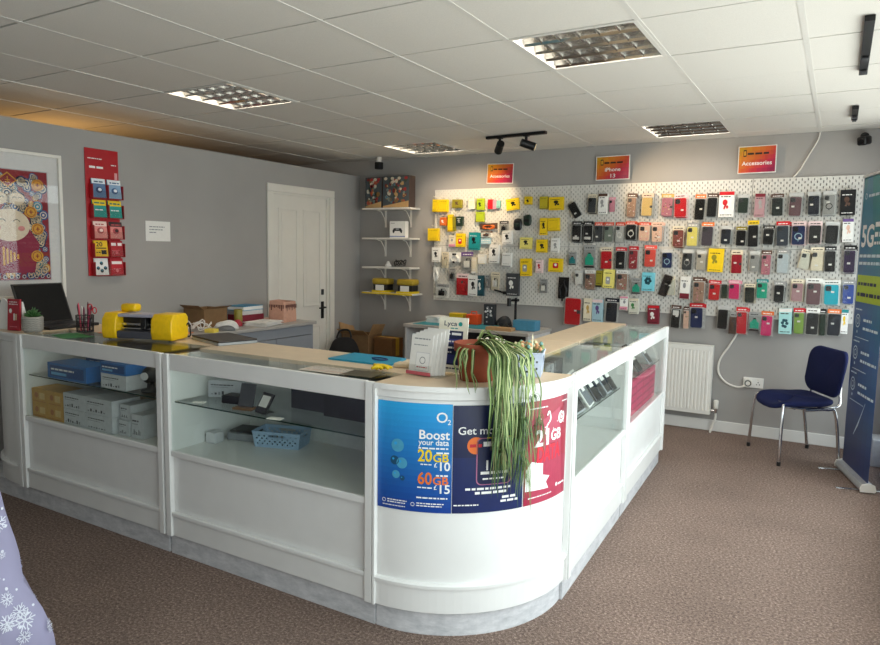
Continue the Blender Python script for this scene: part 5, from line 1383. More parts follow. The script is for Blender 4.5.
# yellow vinyl cutting machine
t = thing('cutting_machine', 'yellow ended desktop cutting machine with grey bar on the counter', 'machine', (1.125, -3.795, CT+.0), .34); t.scale = (.62, .95, .97)
YM = mat('machine_yellow', 'f2c30c', .35); GM = mat('machine_grey', '7c7e86', .35)
def yend(x0, x1):
    prof = [(-.085, .006), (.075, .006), (.085, .03), (.085, .125), (.065, .150), (-.06, .150), (-.088, .118), (-.095, .05)]
    m_ = MB(); vs = [(x0, y, z_) for y, z_ in prof]+[(x1, y, z_) for y, z_ in prof]; n = len(prof)
    bm = bmesh.new(); bv = [bm.verts.new(v) for v in vs]
    for i in range(n): bm.faces.new((bv[i], bv[(i+1) % n], bv[n+(i+1) % n], bv[n+i]))
    bm.faces.new(bv[:n][::-1]); bm.faces.new(bv[n:]); bmesh.ops.recalc_face_normals(bm, faces=bm.faces)
    bmesh.ops.bevel(bm, geom=list(bm.edges), offset=.012, segments=3, affect='EDGES', profile=.6)
    return m_.bm(bm, 0, True)
yend(-.33, -.19).build('end_housing', YM, t); yend(.145, .345).build('end_housing', YM, t)
MB().rbox(-.192, .147, -.02, .07, .012, .14, .01).build('rear_body', GM, t)
MB().rbox(-.192, .147, -.085, -.018, .010, .052, .008).build('front_tray', mat('machine_dark_grey', '4a4a52', .4), t)
MB().rbox(-.192, .147, -.07, .05, .128, .146, .006).build('top_cover', mat('machine_lilac_grey', 'a7a4b4', .35), t)
q = MB().cyl((-.185, -.03, .085), (.14, -.03, .085), .010, n=14).cyl((-.185, -.045, .062), (.14, -.045, .062), .006, n=10); q.build('roller_bar', CHROME, t)
MB().rbox(.02, .075, -.065, -.018, .06, .125, .006).build('cutter_carriage', BLACK, t)
MB().rbox(-.185, .14, -.026, -.019, .066, .122, .002).build('dark_window', BLACK, t)
MB().rbox(-.25, -.10, .005, .075, .1505, .195, .018, 0, 3).build('carry_handle', YM, t)
for x in (-.29, .29): MB().cyl((x, -.05, 0), (x, -.05, .008), .012, n=10).build('foot', BLACK, t)
MB().tube(bez([(.33, .05, .06), (.35, .08, .09), (.34, .11, .03), (.30, .14, .006), (.22, .18, .006)]), .005, 8).build('power_lead', BLACK, t)
# pens
t = thing('pen_cup', 'black wire pen cup full of pens on the counter', 'pen cup', (.585, -3.80, CT))
q = MB()
for k in range(20): a_ = 2*PI*k/20; q.cyl((.044*math.cos(a_), .044*math.sin(a_), .002), (.048*math.cos(a_), .048*math.sin(a_), .10), .0016, n=5)
for zz in (.004, .03, .055, .08, .10): q.tube([(.0455*math.cos(2*PI*i/24), .0455*math.sin(2*PI*i/24), zz) for i in range(24)], .0022, 5, 0, True)
q.cyl((0, 0, 0), (0, 0, .003), .045, n=24); q.build('wire_cup', BLACK, t)
g = random.Random(3)
for k, (c_, nm) in enumerate((('b03a5c', 'pink'), ('23233a', 'navy'), ('6a2038', 'maroon'), ('e8e4dc', 'white'), ('1c1c1e', 'black'), ('d04a62', 'coral pink'), ('7a2848', 'plum'))):
    a_ = k*.9; b_ = MB(); p0 = Vector((.022*math.cos(a_), .022*math.sin(a_), .008)); p1 = Vector((.038*math.cos(a_+.25), .038*math.sin(a_+.25), .15+.012*(k % 3)))
    b_.cyl(p0, p0+(p1-p0)*.9, .0048, n=8); b_.cyl(p0+(p1-p0)*.9, p1, .0048, .0015, n=8)
    o = b_.build('pen', mat('pen_'+nm, c_, .35)); o.location = (.585, -3.80, CT); tag(o, f'{nm} pen standing in the black wire cup', 'pen', 'pens in the wire cup')
t = thing('scissors', 'red handled scissors standing in the black wire cup', 'scissors', (.585, -3.80, CT), .4)
MB().tube([(.036+.014*math.cos(2*PI*i/14), .0, .145+.02*math.sin(2*PI*i/14)) for i in range(14)], .003, 6, 0, True).tube([(.064+.012*math.cos(2*PI*i/14), .0, .128+.018*math.sin(2*PI*i/14)) for i in range(14)], .003, 6, 0, True).build('handle', mat('scissor_red', 'cc2434', .4), t)
MB().add([(.0, -.001, .02), (.008, -.001, .02), (.05, -.001, .125), (.036, -.001, .13), (.0, .001, .02), (.008, .001, .02), (.05, .001, .125), (.036, .001, .13)], [(0,1,2,3), (7,6,5,4), (0,4,5,1), (1,5,6,2), (2,6,7,3), (3,7,4,0)]).build('blade', CHROME, t)
solo('green_card', MB().add([(-.11, -.04, 0), (.08, -.09, 0), (.14, .06, 0), (-.10, .10, 0), (-.11, -.04, .002), (.08, -.09, .002), (.14, .06, .002), (-.10, .10, .002)], [(0,3,2,1), (4,5,6,7), (0,1,5,4), (1,2,6,5), (2,3,7,6), (3,0,4,7)]), mat('card_green', '1f7a3a', .5), 'green card lying on the counter glass before the pen cup', 'card', (.70, -3.965, CT))
solo('paper_sheet', MB().box(-.07, .07, -.05, .05, 0, .002), mat('orange_sheet', 'e0946c', .7), 'orange slip on the counter left of the yellow machine', 'paper', (.735, -3.72, CT), .3)
# open laptop on the corner end
t = thing('laptop', 'open black laptop facing the shop staff beside the framed picture', 'laptop', (.128, -3.735, CT), .10)
bm_ = MB().rbox(-.02, .22, -.17, .17, 0, .018, .004); bm_.build('keyboard_base', BLACK, t)
q = MB(); q.M = Matrix.Translation((-.02, 0, .016)) @ Matrix.Rotation(-.38, 4, 'Y'); q.rbox(-.008, .0, -.17, .17, 0, .265, .003); q.build('lid', BLACK, t)
q = MB(); q.M = Matrix.Translation((-.02, 0, .016)) @ Matrix.Rotation(-.38, 4, 'Y'); q.box(.0002, .0012, -.158, .158, .012, .255); q.build('screen', mat('dark_screen', '0b0c0f', .15), t)
q = MB(); 
for i in range(5):
    for j in range(12): q.box(.02+i*.02, .036+i*.02, -.15+j*.025, -.128+j*.025, .0182, .0198)
q.build('keys', DARK, t)
t = thing('potted_succulent', 'green succulent in a woven grey pot beside the open laptop', 'plant', (.372, -3.985, CT)); t.scale = (.78, .78, .88)
q = MB()
prof = [(.0001, .003), (.058, .003), (.066, .02), (.070, .10), (.064, .104), (.060, .098), (.0001, .09)]
q.lathe(prof, 28)
for k in range(7): q.tube([((.0668+.0006*k)*math.cos(2*PI*i/28), (.0668+.0006*k)*math.sin(2*PI*i/28), .02+k*.012+(.002 if i % 2 else -.002)) for i in range(28)], .0042, 5, 0, True)
for a_ in (0, 2.1, 4.2): q.cyl((.045*math.cos(a_), .045*math.sin(a_), 0), (.045*math.cos(a_), .045*math.sin(a_), .006), .010, n=8)
q.build('woven_pot', mat('pot_grey_weave', 'a8a49c', .7, bump=.2), t)
q = MB(); g = random.Random(8)
for k in range(46):
    a_ = k*2.4; e = .25+1.15*(k/46); l_ = .045+.02*g.random()
    d = Vector((math.cos(a_)*math.sin(e), math.sin(a_)*math.sin(e), math.cos(e))); p0 = Vector((0, 0, .095)); s = d.orthogonal().normalized()
    q.tube([p0+d*.008, p0+d*l_*.55+Vector((0, 0, .004)), p0+d*l_*1.15], [.004, .0075, .0012], 6)
q.build('succulent_leaves', mat('succulent_dark', '3f6a36', .5), t)
t = thing('leaflet_holder', 'red and white leaflet display beside the grey plant pot', 'leaflet holder', (.218, -3.995, CT), .15)
RL = mat('display_red', 'a9162c', .4)
a = Art(); a.base(-.05, 0, .05, .185, RL, .01); a.dashes(-.035, .03, .165, .008, WHI, 1, 1); a.dashes(-.04, .035, .152, .008, WHI, 1, 2); a.disc(-.025, .115, .012, .014, WHI, 1, 12); a.rect(.0, .06, .012, .10, WHI, 1); a.rect(.016, .062, .028, .098, mat('ink_beige', 'd8c8a0', .5), 1); a.dashes(-.03, .03, .02, .008, mat('ink_rose', 'd87a88', .5), 1, 3)
a.build('front_card', plane_F((0, -.02, .001), (1, 0, 0), (0, .06, .998)), t)
MB().add([(-.052, .0, 0), (.052, .0, 0), (.052, .05, 0), (-.052, .05, 0), (-.045, .008, .17), (.045, .008, .17), (.045, .016, .17), (-.045, .016, .17)], [(0,3,2,1), (4,5,6,7), (0,1,5,4), (1,2,6,5), (2,3,7,6), (3,0,4,7)]).build('back_stand', PAPER, t)
t = thing('display_stand', 'white curved display card at the far left end of counter', 'display', (.105, -3.985, CT), .25)
MB().slab([(-.07, 0), (.05, 0), (.045, .09), (.02, .15), (-.01, .18), (-.03, .185), (-.05, .14), (-.065, .07)], -.004, .004).build('curved_panel', PAPER, t)
MB().box(-.07, .05, -.02, .03, 0, .003).build('foot', PAPER, t)

# ------------------------------------------------------------------ goods inside the cases
DK, SHF = .5186, .7626
def carton(name, label, x, y, z_, rz, w, d, h, m, art=None, group=None, cat='box'):
    t = thing(name, label, cat, (x, y, z_), rz, group)
    MB().rbox(-w/2, w/2, -d/2, d/2, 0, h, .0015).build('carton', m, t)
    if art:
        a = Art(); a.rect(.001, .001, w-.001, h-.001, m, .5); art(a, w, h); a.build('front_print', plane_F((-w/2, -d/2-.0004, 0), (1, 0, 0), (0, 0, 1)), t)
    return t
CY = mat('carton_tan', 'cf9f4e', .6, noise=.05); CW = mat('carton_white', 'cfd0d2', .5); CB = mat('carton_blue', '2f6fb4', .4); CB2 = mat('carton_blue_dark', '1d4a86', .4)
def art_tan(a, w, h):
    a.disc(w*.3, h*.55, h*.2, h*.2, mat('tan_ink', 'b9743c', .5), 1); a.rect(w*.5, h*.3, w*.85, h*.75, mat('tan_ink_pale', 'e0c07c', .5), 1); a.dashes(w*.1, w*.9, h*.1, h*.08, mat('tan_ink', 'b9743c', .5), 1, 3)
def art_white(seed):
    def f(a, w, h):
        a.dashes(w*.08, w*.7, h*.70, h*.10, BLKI, 1, seed); a.dashes(w*.08, w*.55, h*.58, h*.06, GREYI, 1, seed+1)
        for k in range(7): a.rect(w*(.08+.1*k), h*.15, w*(.08+.1*k)+w*.06, h*(.22+.05*((k*seed) % 4)), DARK if k % 2 else GREYI, 1)
    return f
def art_blue(a, w, h):
    a.rect(w*.06, h*.15, w*.94, h*.85, CB2, 1); a.dashes(w*.1, w*.7, h*.55, h*.18, WHI, 2, 5); a.rect(w*.1, h*.25, w*.5, h*.42, mat('carton_sky', '6fb4e0', .4), 2)
for k in range(2):
    for j in range(2):
        carton('carton', f'tan cardboard carton, {("lower", "upper")[j]} {("left", "right")[k]} of four at the left of the case', .484+.152*k, -3.952, DK+.083*j+.0003, 0, .150, .15, .0825, CY, art_tan, 'tan cartons in the left case')
for j in range(2):
    for k in range(2):
        carton('carton', f'white printed carton, {("lower", "upper")[j]} {("left", "right")[k]} of the four front ones in the left case', (.824, 1.042)[k], -3.945, DK+.0885*j+.0003, 0, (.2, .228)[k], .17, .0875, CW, art_white(3+k+2*j), 'white printed cartons in the left case')
for j in range(2):
    carton('carton', f'narrow white carton right of the four, {("lower", "upper")[j]} one', 1.222, -3.93+.012*j, DK+.082*j+.0003, 0, .085, .16, .081, CW, art_white(9+j), 'narrow white cartons')
carton('carton', 'white carton with grey end at the right of the carton rows', 1.325, -3.93, DK+.0003, .05, .09, .15, .125, CW, art_white(15))
carton('carton', 'front blue wrapped carton lying on the glass shelf', .755, -3.945, SHF+.0003, .0, .36, .16, .088, CB, art_blue, 'blue cartons on the glass shelf')
carton('carton', 'rear blue carton, upper one, standing behind the front blue carton', .84, -3.80, SHF+.0003, .0, .36, .10, .13, CB2, art_blue, 'blue cartons on the glass shelf')
t = carton('carton', 'blue topped white carton upright on the glass shelf', 1.17, -3.945, SHF+.0003, 0, .21, .16, .078, CW, art_white(21))
t2 = carton('carton', 'blue carton stacked on the white carton on glass shelf', 1.17, -3.945, SHF+.0792, 0, .215, .165, .058, CB, art_blue)
t = thing('camera', 'black and white dome camera device on the glass shelf', 'camera', (1.37, -3.95, SHF+.0003), .2)
MB().lathe([(.0001, 0), (.05, 0), (.05, .012), (.02, .02), (.016, .05), (.0001, .05)], 20).build('stand', BLACK, t)
q = MB(); bm = bmesh.new(); bmesh.ops.create_uvsphere(bm, u_segments=18, v_segments=12, radius=.045)
for v in bm.verts: v.co.z += .085
q.bm(bm, 0, True); q.build('head', BLACK, t); MB().cyl((0, -.035, .085), (0, -.05, .085), .02, n=16).build('lens', mat('lens_white', 'd8d8da', .3), t)
carton('carton', 'tall white carton behind the black dome camera on the shelf', 1.50, -3.90, SHF+.0003, 0, .09, .12, .135, CW, art_white(31))
# case B
def dev(name, label, x, y, z_, rz, w, d, h, m, cat, r=.006):
    return solo(name, MB().rbox(-w/2, w/2, -d/2, d/2, 0, h, r), m, label, cat, (x, y, z_), rz)
carton('carton', 'pale grey long carton at the left of the glass shelf', 1.775, -3.79, SHF+.0003, .4, .19, .10, .085, mat('carton_grey', 'b9bcc2', .5), art_white(41))
dev('router', 'black flat router beside the pale grey carton on the shelf', 1.925, -3.89, SHF+.0003, .2, .12, .08, .04, BLACK, 'router')
t = thing('phone_stand', 'amber phone display stand on the glass shelf', 'stand', (2.06, -3.965, SHF+.0003), .2)
MB().rbox(-.05, .05, -.03, .03, 0, .012, .002).build('base', mat('amber_acrylic', '7a5a3a', .3), t); q = MB(); q.M = Matrix.Rotation(-.3, 4, 'X'); q.rbox(-.04, .04, -.004, .004, .012, .12, .002); q.build('phone', mat('phone_grey', '4a4a4e', .2), t)
t = thing('phone_on_stand', 'black phone with white price card leaning on the glass shelf', 'phone', (2.175, -3.985, SHF+.0003), -.2)
q = MB(); q.M = Matrix.Rotation(-.55, 4, 'X'); q.rbox(-.042, .042, -.005, .005, .002, .10, .003); q.build('phone', BLACK, t)
q = MB(); q.M = Matrix.Rotation(-.55, 4, 'X'); q.box(-.03, .03, -.0065, -.0055, .03, .085); q.build('price_card', PAPER, t)
MB().box(-.03, .03, -.005, .06, 0, .003).build('stand', CLEAR, t)
dev('price_card', 'small white cards lying on the shelf at its left end', 1.78, -3.99, SHF+.0003, .4, .06, .035, .004, PAPER, 'card', .001)
dev('price_card', 'white price card lying in front of the leaning phone', 2.30, -4.02, SHF+.0003, .2, .07, .04, .003, PAPER, 'card', .001)
carton('storage_box', 'large black box filling the right of the glass shelf', 2.62, -3.72, SHF+.0003, 0, .36, .28, .150, BLACK, None, None, 'box')
carton('storage_box', 'black box in the middle of the glass shelf behind phone', 2.32, -3.70, SHF+.0003, 0, .22, .24, .14, DARK, None, None, 'box')
dev('folded_cloth', 'teal folded cloth on the large black box', 2.52, -3.72, SHF+.151, .3, .10, .08, .012, mat('cloth_teal', '2b8a98', .7), 'cloth')
lattice_basket('pale blue lattice basket on the lower deck inside the case', 2.02, -3.68, DK+.0003, .3, .235, .13, .08, mat('pale_blue_plastic2', '9db8d2', .4))
dev('white_box', 'small white box at the lower left of the case', 1.70, -3.83, DK+.0003, .1, .065, .065, .055, CW, 'box')
dev('media_player', 'grey flat media player on the lower deck beside basket', 1.79, -3.68, DK+.0003, .2, .18, .14, .04, mat('device_grey', '8a8d92', .4), 'player')
dev('tablet', 'dark slim tablet resting on the grey media player', 1.79, -3.68, DK+.0412, .25, .16, .12, .012, DARK, 'tablet')
# right run: local frame of the two right sections
def rloc(s, q): return (3.468+math.cos(A2)*s-math.sin(A2)*q, -3.495+math.sin(A2)*s+math.cos(A2)*q)
def leaning(label, s, q, z_, w, h, m, lean=.6, turn=0, card=True, cardw=.5):
    x, y = rloc(s, q); t = thing('display_phone', label, 'phone', (x, y, z_), A2+turn, 'display phones in the right cases')
    q_ = MB(); q_.M = Matrix.Rotation(-lean, 4, 'X'); q_.rbox(-w/2, w/2, -.005, .005, .003, h, .004); q_.build('phone_body', m, t)
    q_ = MB(); q_.M = Matrix.Rotation(-lean, 4, 'X'); q_.box(-w/2+.005, w/2-.005, -.0062, -.0052, .012, h-.012); q_.build('screen', mat('dark_screen', '0b0c0f', .15) if m is not PAPER else mat('grey_screen', '6a7078', .2), t)
    if card:
        q_ = MB(); q_.M = Matrix.Rotation(-lean, 4, 'X'); q_.box(-w*cardw/2, w*cardw/2, -.0078, -.0066, h*.42, h*.80); q_.build('price_card', PAPER, t)
    MB().add([(-w*.3, -.002, 0), (w*.3, -.002, 0), (w*.3, h*.62, 0), (-w*.3, h*.62, 0), (-w*.3, -.002, .003), (w*.3, -.002, .003), (w*.3, h*.62, .003), (-w*.3, h*.62, .003)], [(0,3,2,1), (4,5,6,7), (0,1,5,4), (1,2,6,5), (2,3,7,6), (3,0,4,7)]).build('easel', CLEAR, t)
    return t
PG = mat('phone_slate', '3b3f46', .25); PS = mat('phone_silver', 'a9adb2', .25)
leaning('large grey tablet leaning at the near end of the right case', .29, .055, SHF+.0003, .26, .20, PS, .62, 0, False)
leaning('white framed tablet beside the large grey tablet, right case', .525, .052, SHF+.0003, .13, .20, PAPER, .62, .1, True, .4)
leaning('first slate phone with white card in the right case', .66, .052, SHF+.0003, .088, .19, PG, .62, 0, True, .7)
leaning('second slate phone with white card in the right case', .77, .052, SHF+.0003, .088, .19, PG, .62, .05, True, .7)
leaning('silver phone with white card in the right case', .875, .052, SHF+.0003, .088, .19, PS, .62, 0, True, .7)
leaning('last slate phone with white card near the middle stile', .985, .052, SHF+.0003, .088, .19, PG, .62, -.05, True, .7)
leaning('slate phone with white card at the near end of end case', 1.34, .052, SHF+.0003, .11, .20, PG, .62, 0, True, .6)
leaning('grey phone with white card in middle of the end case', 1.68, .052, SHF+.0003, .11, .20, PG, .62, 0, True, .6)
leaning('silver phone at the far end of the end case', 2.02, .052, SHF+.0003, .11, .20, PS, .62, 0, True, .6)
PKC = mat('carton_pink', 'd4446e', .5); 
def art_pink(a, w, h):
    for k in range(4): a.rect(w*.04, h*(.12+.22*k), w*.96, h*(.18+.22*k), mat('carton_pink_dark', 'a52a50', .5), 1)
for k in range(5):
    x, y = rloc(1.26+.205*k, .132)
    carton('carton', f'pink striped carton, {ORD[k]} from the near end of the end case', x, y, DK+.0003, A2, .198, .16, .218-.006*(k % 2), PKC, art_pink, 'pink striped cartons in the end case')
cols = [('ccb93a', 'yellow'), ('2f5f9c', 'blue'), ('3a6a72', 'teal'), ('b9a94a', 'olive'), ('7a8288', 'grey'), ('34404c', 'slate')]
for k in range(6):
    x, y = rloc(.16+.155*k, .42); c_, nm = cols[k]
    carton('carton', f'{nm} carton at the back of the near right case', x, y, SHF+.0003, A2, .14, .12, .13+.01*(k % 3), mat('carton_'+nm, c_, .5), art_white(51+k), 'coloured cartons at the back of the right cases')
cols = [('40685a', 'green'), ('8a4a52', 'rose'), ('2e3a40', 'charcoal'), ('9aa0a0', 'pale grey'), ('5a6e4c', 'moss')]
for k in range(5):
    x, y = rloc(1.28+.19*k, .42); c_, nm = cols[k]
    carton('carton', f'{nm} carton at the back of the end case', x, y, SHF+.0003, A2, .16, .12, .11+.02*(k % 2), mat('carton_'+nm, c_, .5), art_white(61+k), 'coloured cartons at the back of the right cases')
# leaning on the far end of the right run, behind it
def book(label, x, y, z_, rz, w, h, d, m, seed, pal):
    t = thing('phone_wallet', label, 'wallet case', (x, y, z_), rz); MB().rbox(-w/2, w/2, -d/2, d/2, 0, h, .004).build('cover', m, t)
    a = Art(); g = random.Random(seed)
    if pal:
        n_ = 6
        for i in range(n_):
            for j in range(8): a.disc(-w*.42+w*.84*(i+.5)/n_, .01+(h-.02)*(j+.5)/8, w*.05, w*.05, pal[(i*3+j*2) % len(pal)], 1, 8)
    a.ring(0, h*.5, .012, .004, GREYI, 2, 18); a.build('cover_print', plane_F((0, -d/2-.0005, 0), (1, 0, 0), (0, 0, 1)), t)
# ------------------------------------------------------------------ right side: radiator, socket, chair, banner
t = thing('radiator', 'white panel radiator on the back wall beside the end counter', 'radiator', (3.03, -.045, .155))
RM = mat('radiator_enamel', 'eceae4', .35, noise=.01)
RW, RH = .99, .595
q = MB(); n = 33; vs = []; prof = []
for i in range(n):
    x = -RW/2+.02+(RW-.04)*i/n; p = (RW-.04)/n
    prof += [(x+p*.10, -.052), (x+p*.24, -.060), (x+p*.66, -.060), (x+p*.80, -.052)]
prof = [(-RW/2, -.052)]+prof+[(RW/2, -.052)]
z0_, z1_ = .035, RH-.05
for (x, y) in prof: vs += [(x, y, z0_), (x, y, z1_)]
q.add(vs, [(2*i, 2*i+2, 2*i+3, 2*i+1) for i in range(len(prof)-1)])
q.rbox(-RW/2, RW/2, -.0535, -.046, 0, .036, .002).rbox(-RW/2, RW/2, -.0535, -.046, RH-.051, RH-.004, .002)
q.box(-RW/2, RW/2, -.048, -.040, .005, RH-.008).build('front_panel', RM, t)
MB().rbox(-RW/2, RW/2, -.012, -.004, .005, RH-.01, .002).build('rear_panel', RM, t)
q = MB().rbox(-RW/2-.002, RW/2+.002, -.056, -.002, RH-.006, RH, .002)
q.build('top_grille', RM, t)
for s in (-1, 1): MB().rbox(s*RW/2-.002, s*RW/2+.002, -.054, -.002, .004, RH-.004, .001).build('side_panel', RM, t)
for s in (-.35, .35): MB().box(s-.015, s+.015, -.004, .044, .05, RH-.05).build('wall_bracket', RM, t)
q = MB().cyl((RW/2, -.03, .035), (RW/2+.05, -.03, .035), .010, n=12).cyl((RW/2+.045, -.03, .02), (RW/2+.045, -.03, .055), .015, n=14)
q.build('valve_body', CHROME, t)
MB().lathe([(.0001, 0), (.017, 0), (.020, .012), (.020, .065), (.015, .075), (.0001, .076)], 20, 0, (RW/2+.045, -.03, .056)).build('thermostat_head', WHITE2, t)
MB().tube(bez([(RW/2+.045, -.03, .02), (RW/2+.045, -.03, -.03), (RW/2+.025, -.035, -.10), (RW/2+.01, -.04, -.1545)]), .009, 10).build('pipe', WHITE2, t)

t = socket('wall_socket', 3.842, .455, 'white double wall socket with round adaptor behind the blue chair', True, .155)
t = thing('power_adaptor', 'round grey and white plug adaptor in the socket beside the chair', 'adaptor', (3.805, -.0132, .452))
MB().cyl((0, 0, 0), (0, -.03, 0), .036, n=26).build('adaptor_body', WHITE2, t)
q = MB().cyl((0, -.0301, 0), (0, -.034, 0), .026, n=24); q.build('dark_ring', DARK, t); MB().cyl((0, -.0341, 0), (0, -.037, 0), .018, n=20).build('centre_cap', WHITE2, t)
o = MB().tube(bez([(3.715, -.014, .985), (3.70, -.018, .88), (3.645, -.03, .76), (3.575, -.03, .63), (3.57, -.03, .52), (3.63, -.03, .44), (3.72, -.035, .41), (3.78, -.04, .425)]), .0085, 8).build('power_cable', WHITE2)
tag(o, 'white cable curling from the pegboard down to the wall socket', 'cable')
o = MB().tube(bez([(4.20, -.015, 2.478), (4.19, -.014, 2.42), (4.14, -.013, 2.32), (4.08, -.013, 2.20), (4.035, -.012, 2.14)]), .005, 8).build('power_cable', WHITE2)
tag(o, 'thin white cable running from the ceiling to the right pegboard', 'cable')

# stacking chair
FW = math.atan2(-.484, -.875)                               # direction the sitter faces
t = thing('stacking_chair', 'navy fabric stacking chair with chrome legs beside the banner', 'chair', (4.175, -.465, 0), FW-PI/2)
# local: +y forward, x across
NAVYF = mat('navy_fabric', '1a2148', .9, noise=.12, scale=160, bump=.25, spec=.2)
bm = bmesh.new(); pts = []
for i in range(28):
    a = 2*PI*i/28; c_, s_ = math.cos(a), math.sin(a)
    pts.append((.250*abs(c_)**.62*(1 if c_ > 0 else -1), .01+.228*abs(s_)**.62*(1 if s_ > 0 else -1)))
q = MB(); rings = [(.86, .430), (.97, .434), (1.0, .447), (.985, .462), (.90, .470), (.5, .468), (.02, .466)]
vs = []
for s, zz in rings:
    for (x, y) in pts:
        drop = -.030*max(0, (y-.12)/.1)**2+.012*max(0, (-y-.08)/.12)-.010*(1-min(1, (x/.2)**2))*(1 if zz > .44 else .4)
        vs.append((x*s, .01+(y-.01)*s, zz+drop))
k = 28
q.add(vs, [(i*k+j, i*k+(j+1) % k, (i+1)*k+(j+1) % k, (i+1)*k+j) for i in range(len(rings)-1) for j in range(k)], 0, True); q.add(vs[:k], [list(range(k))[::-1]])
q.build('seat', NAVYF, t)
q = MB()
def backp(x, zz, th):                                       # curved, raked backrest
    return (x, -.215-.16*(zz-.50)+.55*x*x+th, zz)
bp = rrect(.49, .345, .085, 6, 0, .660)
k = len(bp); vs = []
for th, s in ((.020, .0), (.020, .93), (.014, .985), (.0, 1.0), (-.012, .985), (-.016, .93), (-.016, .0)):
    for (x, zz) in bp:
        cz_ = .660; xx, z2 = x*max(s, .02), cz_+(zz-cz_)*max(s, .02); vs.append(backp(xx*(1-.10*max(0, (.60-z2)/.1)), z2, th))
q.add(vs, [(i*k+j, i*k+(j+1) % k, (i+1)*k+(j+1) % k, (i+1)*k+j) for i in range(6) for j in range(k)], 0, True)
q.build('backrest', NAVYF, t)
for s in (-1, 1):
    a_ = MB().tube(bez([(s*.200, .17, .425), (s*.230, .195, .40), (s*.256, .212, .02)], 10), .0115, 10).build('leg', CHROME, t)
    MB().cyl((s*.2562, .212, 0), (s*.2562, .212, .03), .014, n=12).build('foot_cap', BLACK, a_)
    b_ = MB().tube(bez([(s*.225, .03, .405), (s*.232, -.12, .415), (s*.236, -.18, .38), (s*.225, -.235, .02)], 10), .0115, 10).build('leg', CHROME, t)
    MB().cyl((s*.225, -.2352, 0), (s*.225, -.2352, .03), .014, n=12).build('foot_cap', BLACK, b_)
    MB().tube(bez([(s*.200, .17, .425), (s*.205, .05, .415), (s*.21, -.12, .418), (s*.205, -.215, .44), (s*.20, -.222, .52), (s*.198, -.222, .60)], 10), .0105, 10).build('side_rail', CHROME, t)
MB().tube([(-.205, .10, .412), (.205, .10, .412)], .009, 10).tube([(-.21, -.10, .412), (.21, -.10, .412)], .009, 10).build('cross_rail', CHROME, t)

# roller banner: foot runs from (4.49,-.53) to (4.65,-1.09)
bx, by = 4.508, -.575; ex, ey = 4.655, -1.13
L_ = math.hypot(ex-bx, ey-by); BA = math.atan2(ey-by, ex-bx)
t = thing('roller_banner', 'tall blue and teal 5G roller banner beside the navy chair', 'banner', (bx, by, 0), BA)
# local x along the base, local -y is the printed face (towards the shop)
q = MB(); prof = [(-.040, .010), (.034, .010), (.042, .022), (.034, .052), (.0, .062), (-.034, .052), (-.044, .026)]
vs = [(.012, y, z_) for y, z_ in prof]+[(L_-.012, y, z_) for y, z_ in prof]; n = len(prof)
q.add(vs, [(i, (i+1) % n, n+(i+1) % n, n+i) for i in range(n)]+[list(range(n)), list(range(n, 2*n))]).build('base_cassette', mat('banner_silver', 'b7b9bc', .35, metal=.6), t)
for x in (0, L_-.012):
    q = MB(); pr2 = [(y*1.12, .008+(z_-.010)*1.12) for y, z_ in prof]; vs = [(x, y, z_) for y, z_ in pr2]+[(x+.012, y, z_) for y, z_ in pr2]
    q.add(vs, [(i, (i+1) % n, n+(i+1) % n, n+i) for i in range(n)]+[list(range(n)), list(range(n, 2*n))]).build('end_cap', WHITE2, t)
for x in (.08, L_-.06):
    MB().rbox(x-.012, x+.012, -.17, .12, .0005, .0075, .002).build('foot', CHROME, t)
MB().cyl((L_/2, .03, .08), (L_/2, .03, 2.05), .008, n=12).build('support_pole', ALU, t)
MB().rbox(0.01, L_-.01, -.012, .012, 2.055, 2.075, .003).build('top_rail', ALU, t)
a = Art(); w, h = L_-.03, 2.0
BN = mat('banner_navy', '1c3f7e', .4); BTXT = mat('banner_pale', 'cfe0ea', .5)
a.base(0, 0, w, h, BN, .0006)
n = 26
for k in range(n):
    f = (k+.5)/n
    for j in range(6):
        e = (j+.5)/6
        c0, c1, c2 = (0x1a, 0x2f, 0x62), (0x1f, 0x5a, 0x94), (0x14, 0x8a, 0x90)
        g_ = min(1, max(0, f*1.15-.25+.35*e)); 
        cc = tuple(int((c0[i]*(1-2*g_)+c1[i]*2*g_) if g_ < .5 else (c1[i]*(2-2*g_)+c2[i]*(2*g_-1))) for i in range(3)); cc = tuple(int(v/5)*5 for v in cc)
        hx = '%02x%02x%02x' % cc
        a.rect(w*j/6, h*k/n, w*(j+1)/6, h*(k+1)/n, mat('banner_ink_'+hx, hx, .4, noise=0), 1)
a.poly([(w*.0, h*.80), (w*.5, h*.76), (w*.3, h), (w*.14, h)], mat('banner_ray', '2a7f9e', .4), 2)
a.dashes(w*.22, w*.75, 1.86, .030, BTXT, 3, 1); a.ring(w*.12, 1.87, .015, .006, BTXT, 3, 16)
a.text('5G', w*.06, 1.53, .205, WHI, 3, .025, w*.44)
a.dashes(w*.54, w*.97, 1.655, .050, WHI, 3, 2); a.dashes(w*.54, w*.97, 1.59, .050, WHI, 3, 3); a.dashes(w*.54, w*.9, 1.54, .030, WHI, 3, 4)
a.dashes(w*.04, w*.95, 1.455, .032, BTXT, 3, 5); a.dashes(w*.04, w*.85, 1.405, .032, BTXT, 3, 6)
a.rect(w*.03, 1.15, w*.98, 1.335, mat('banner_lime', 'a9c21e', .45), 3); a.dashes(w*.07, w*.75, 1.265, .034, NAVYI, 4, 7); a.dashes(w*.07, w*.93, 1.19, .040, NAVYI, 4, 8)
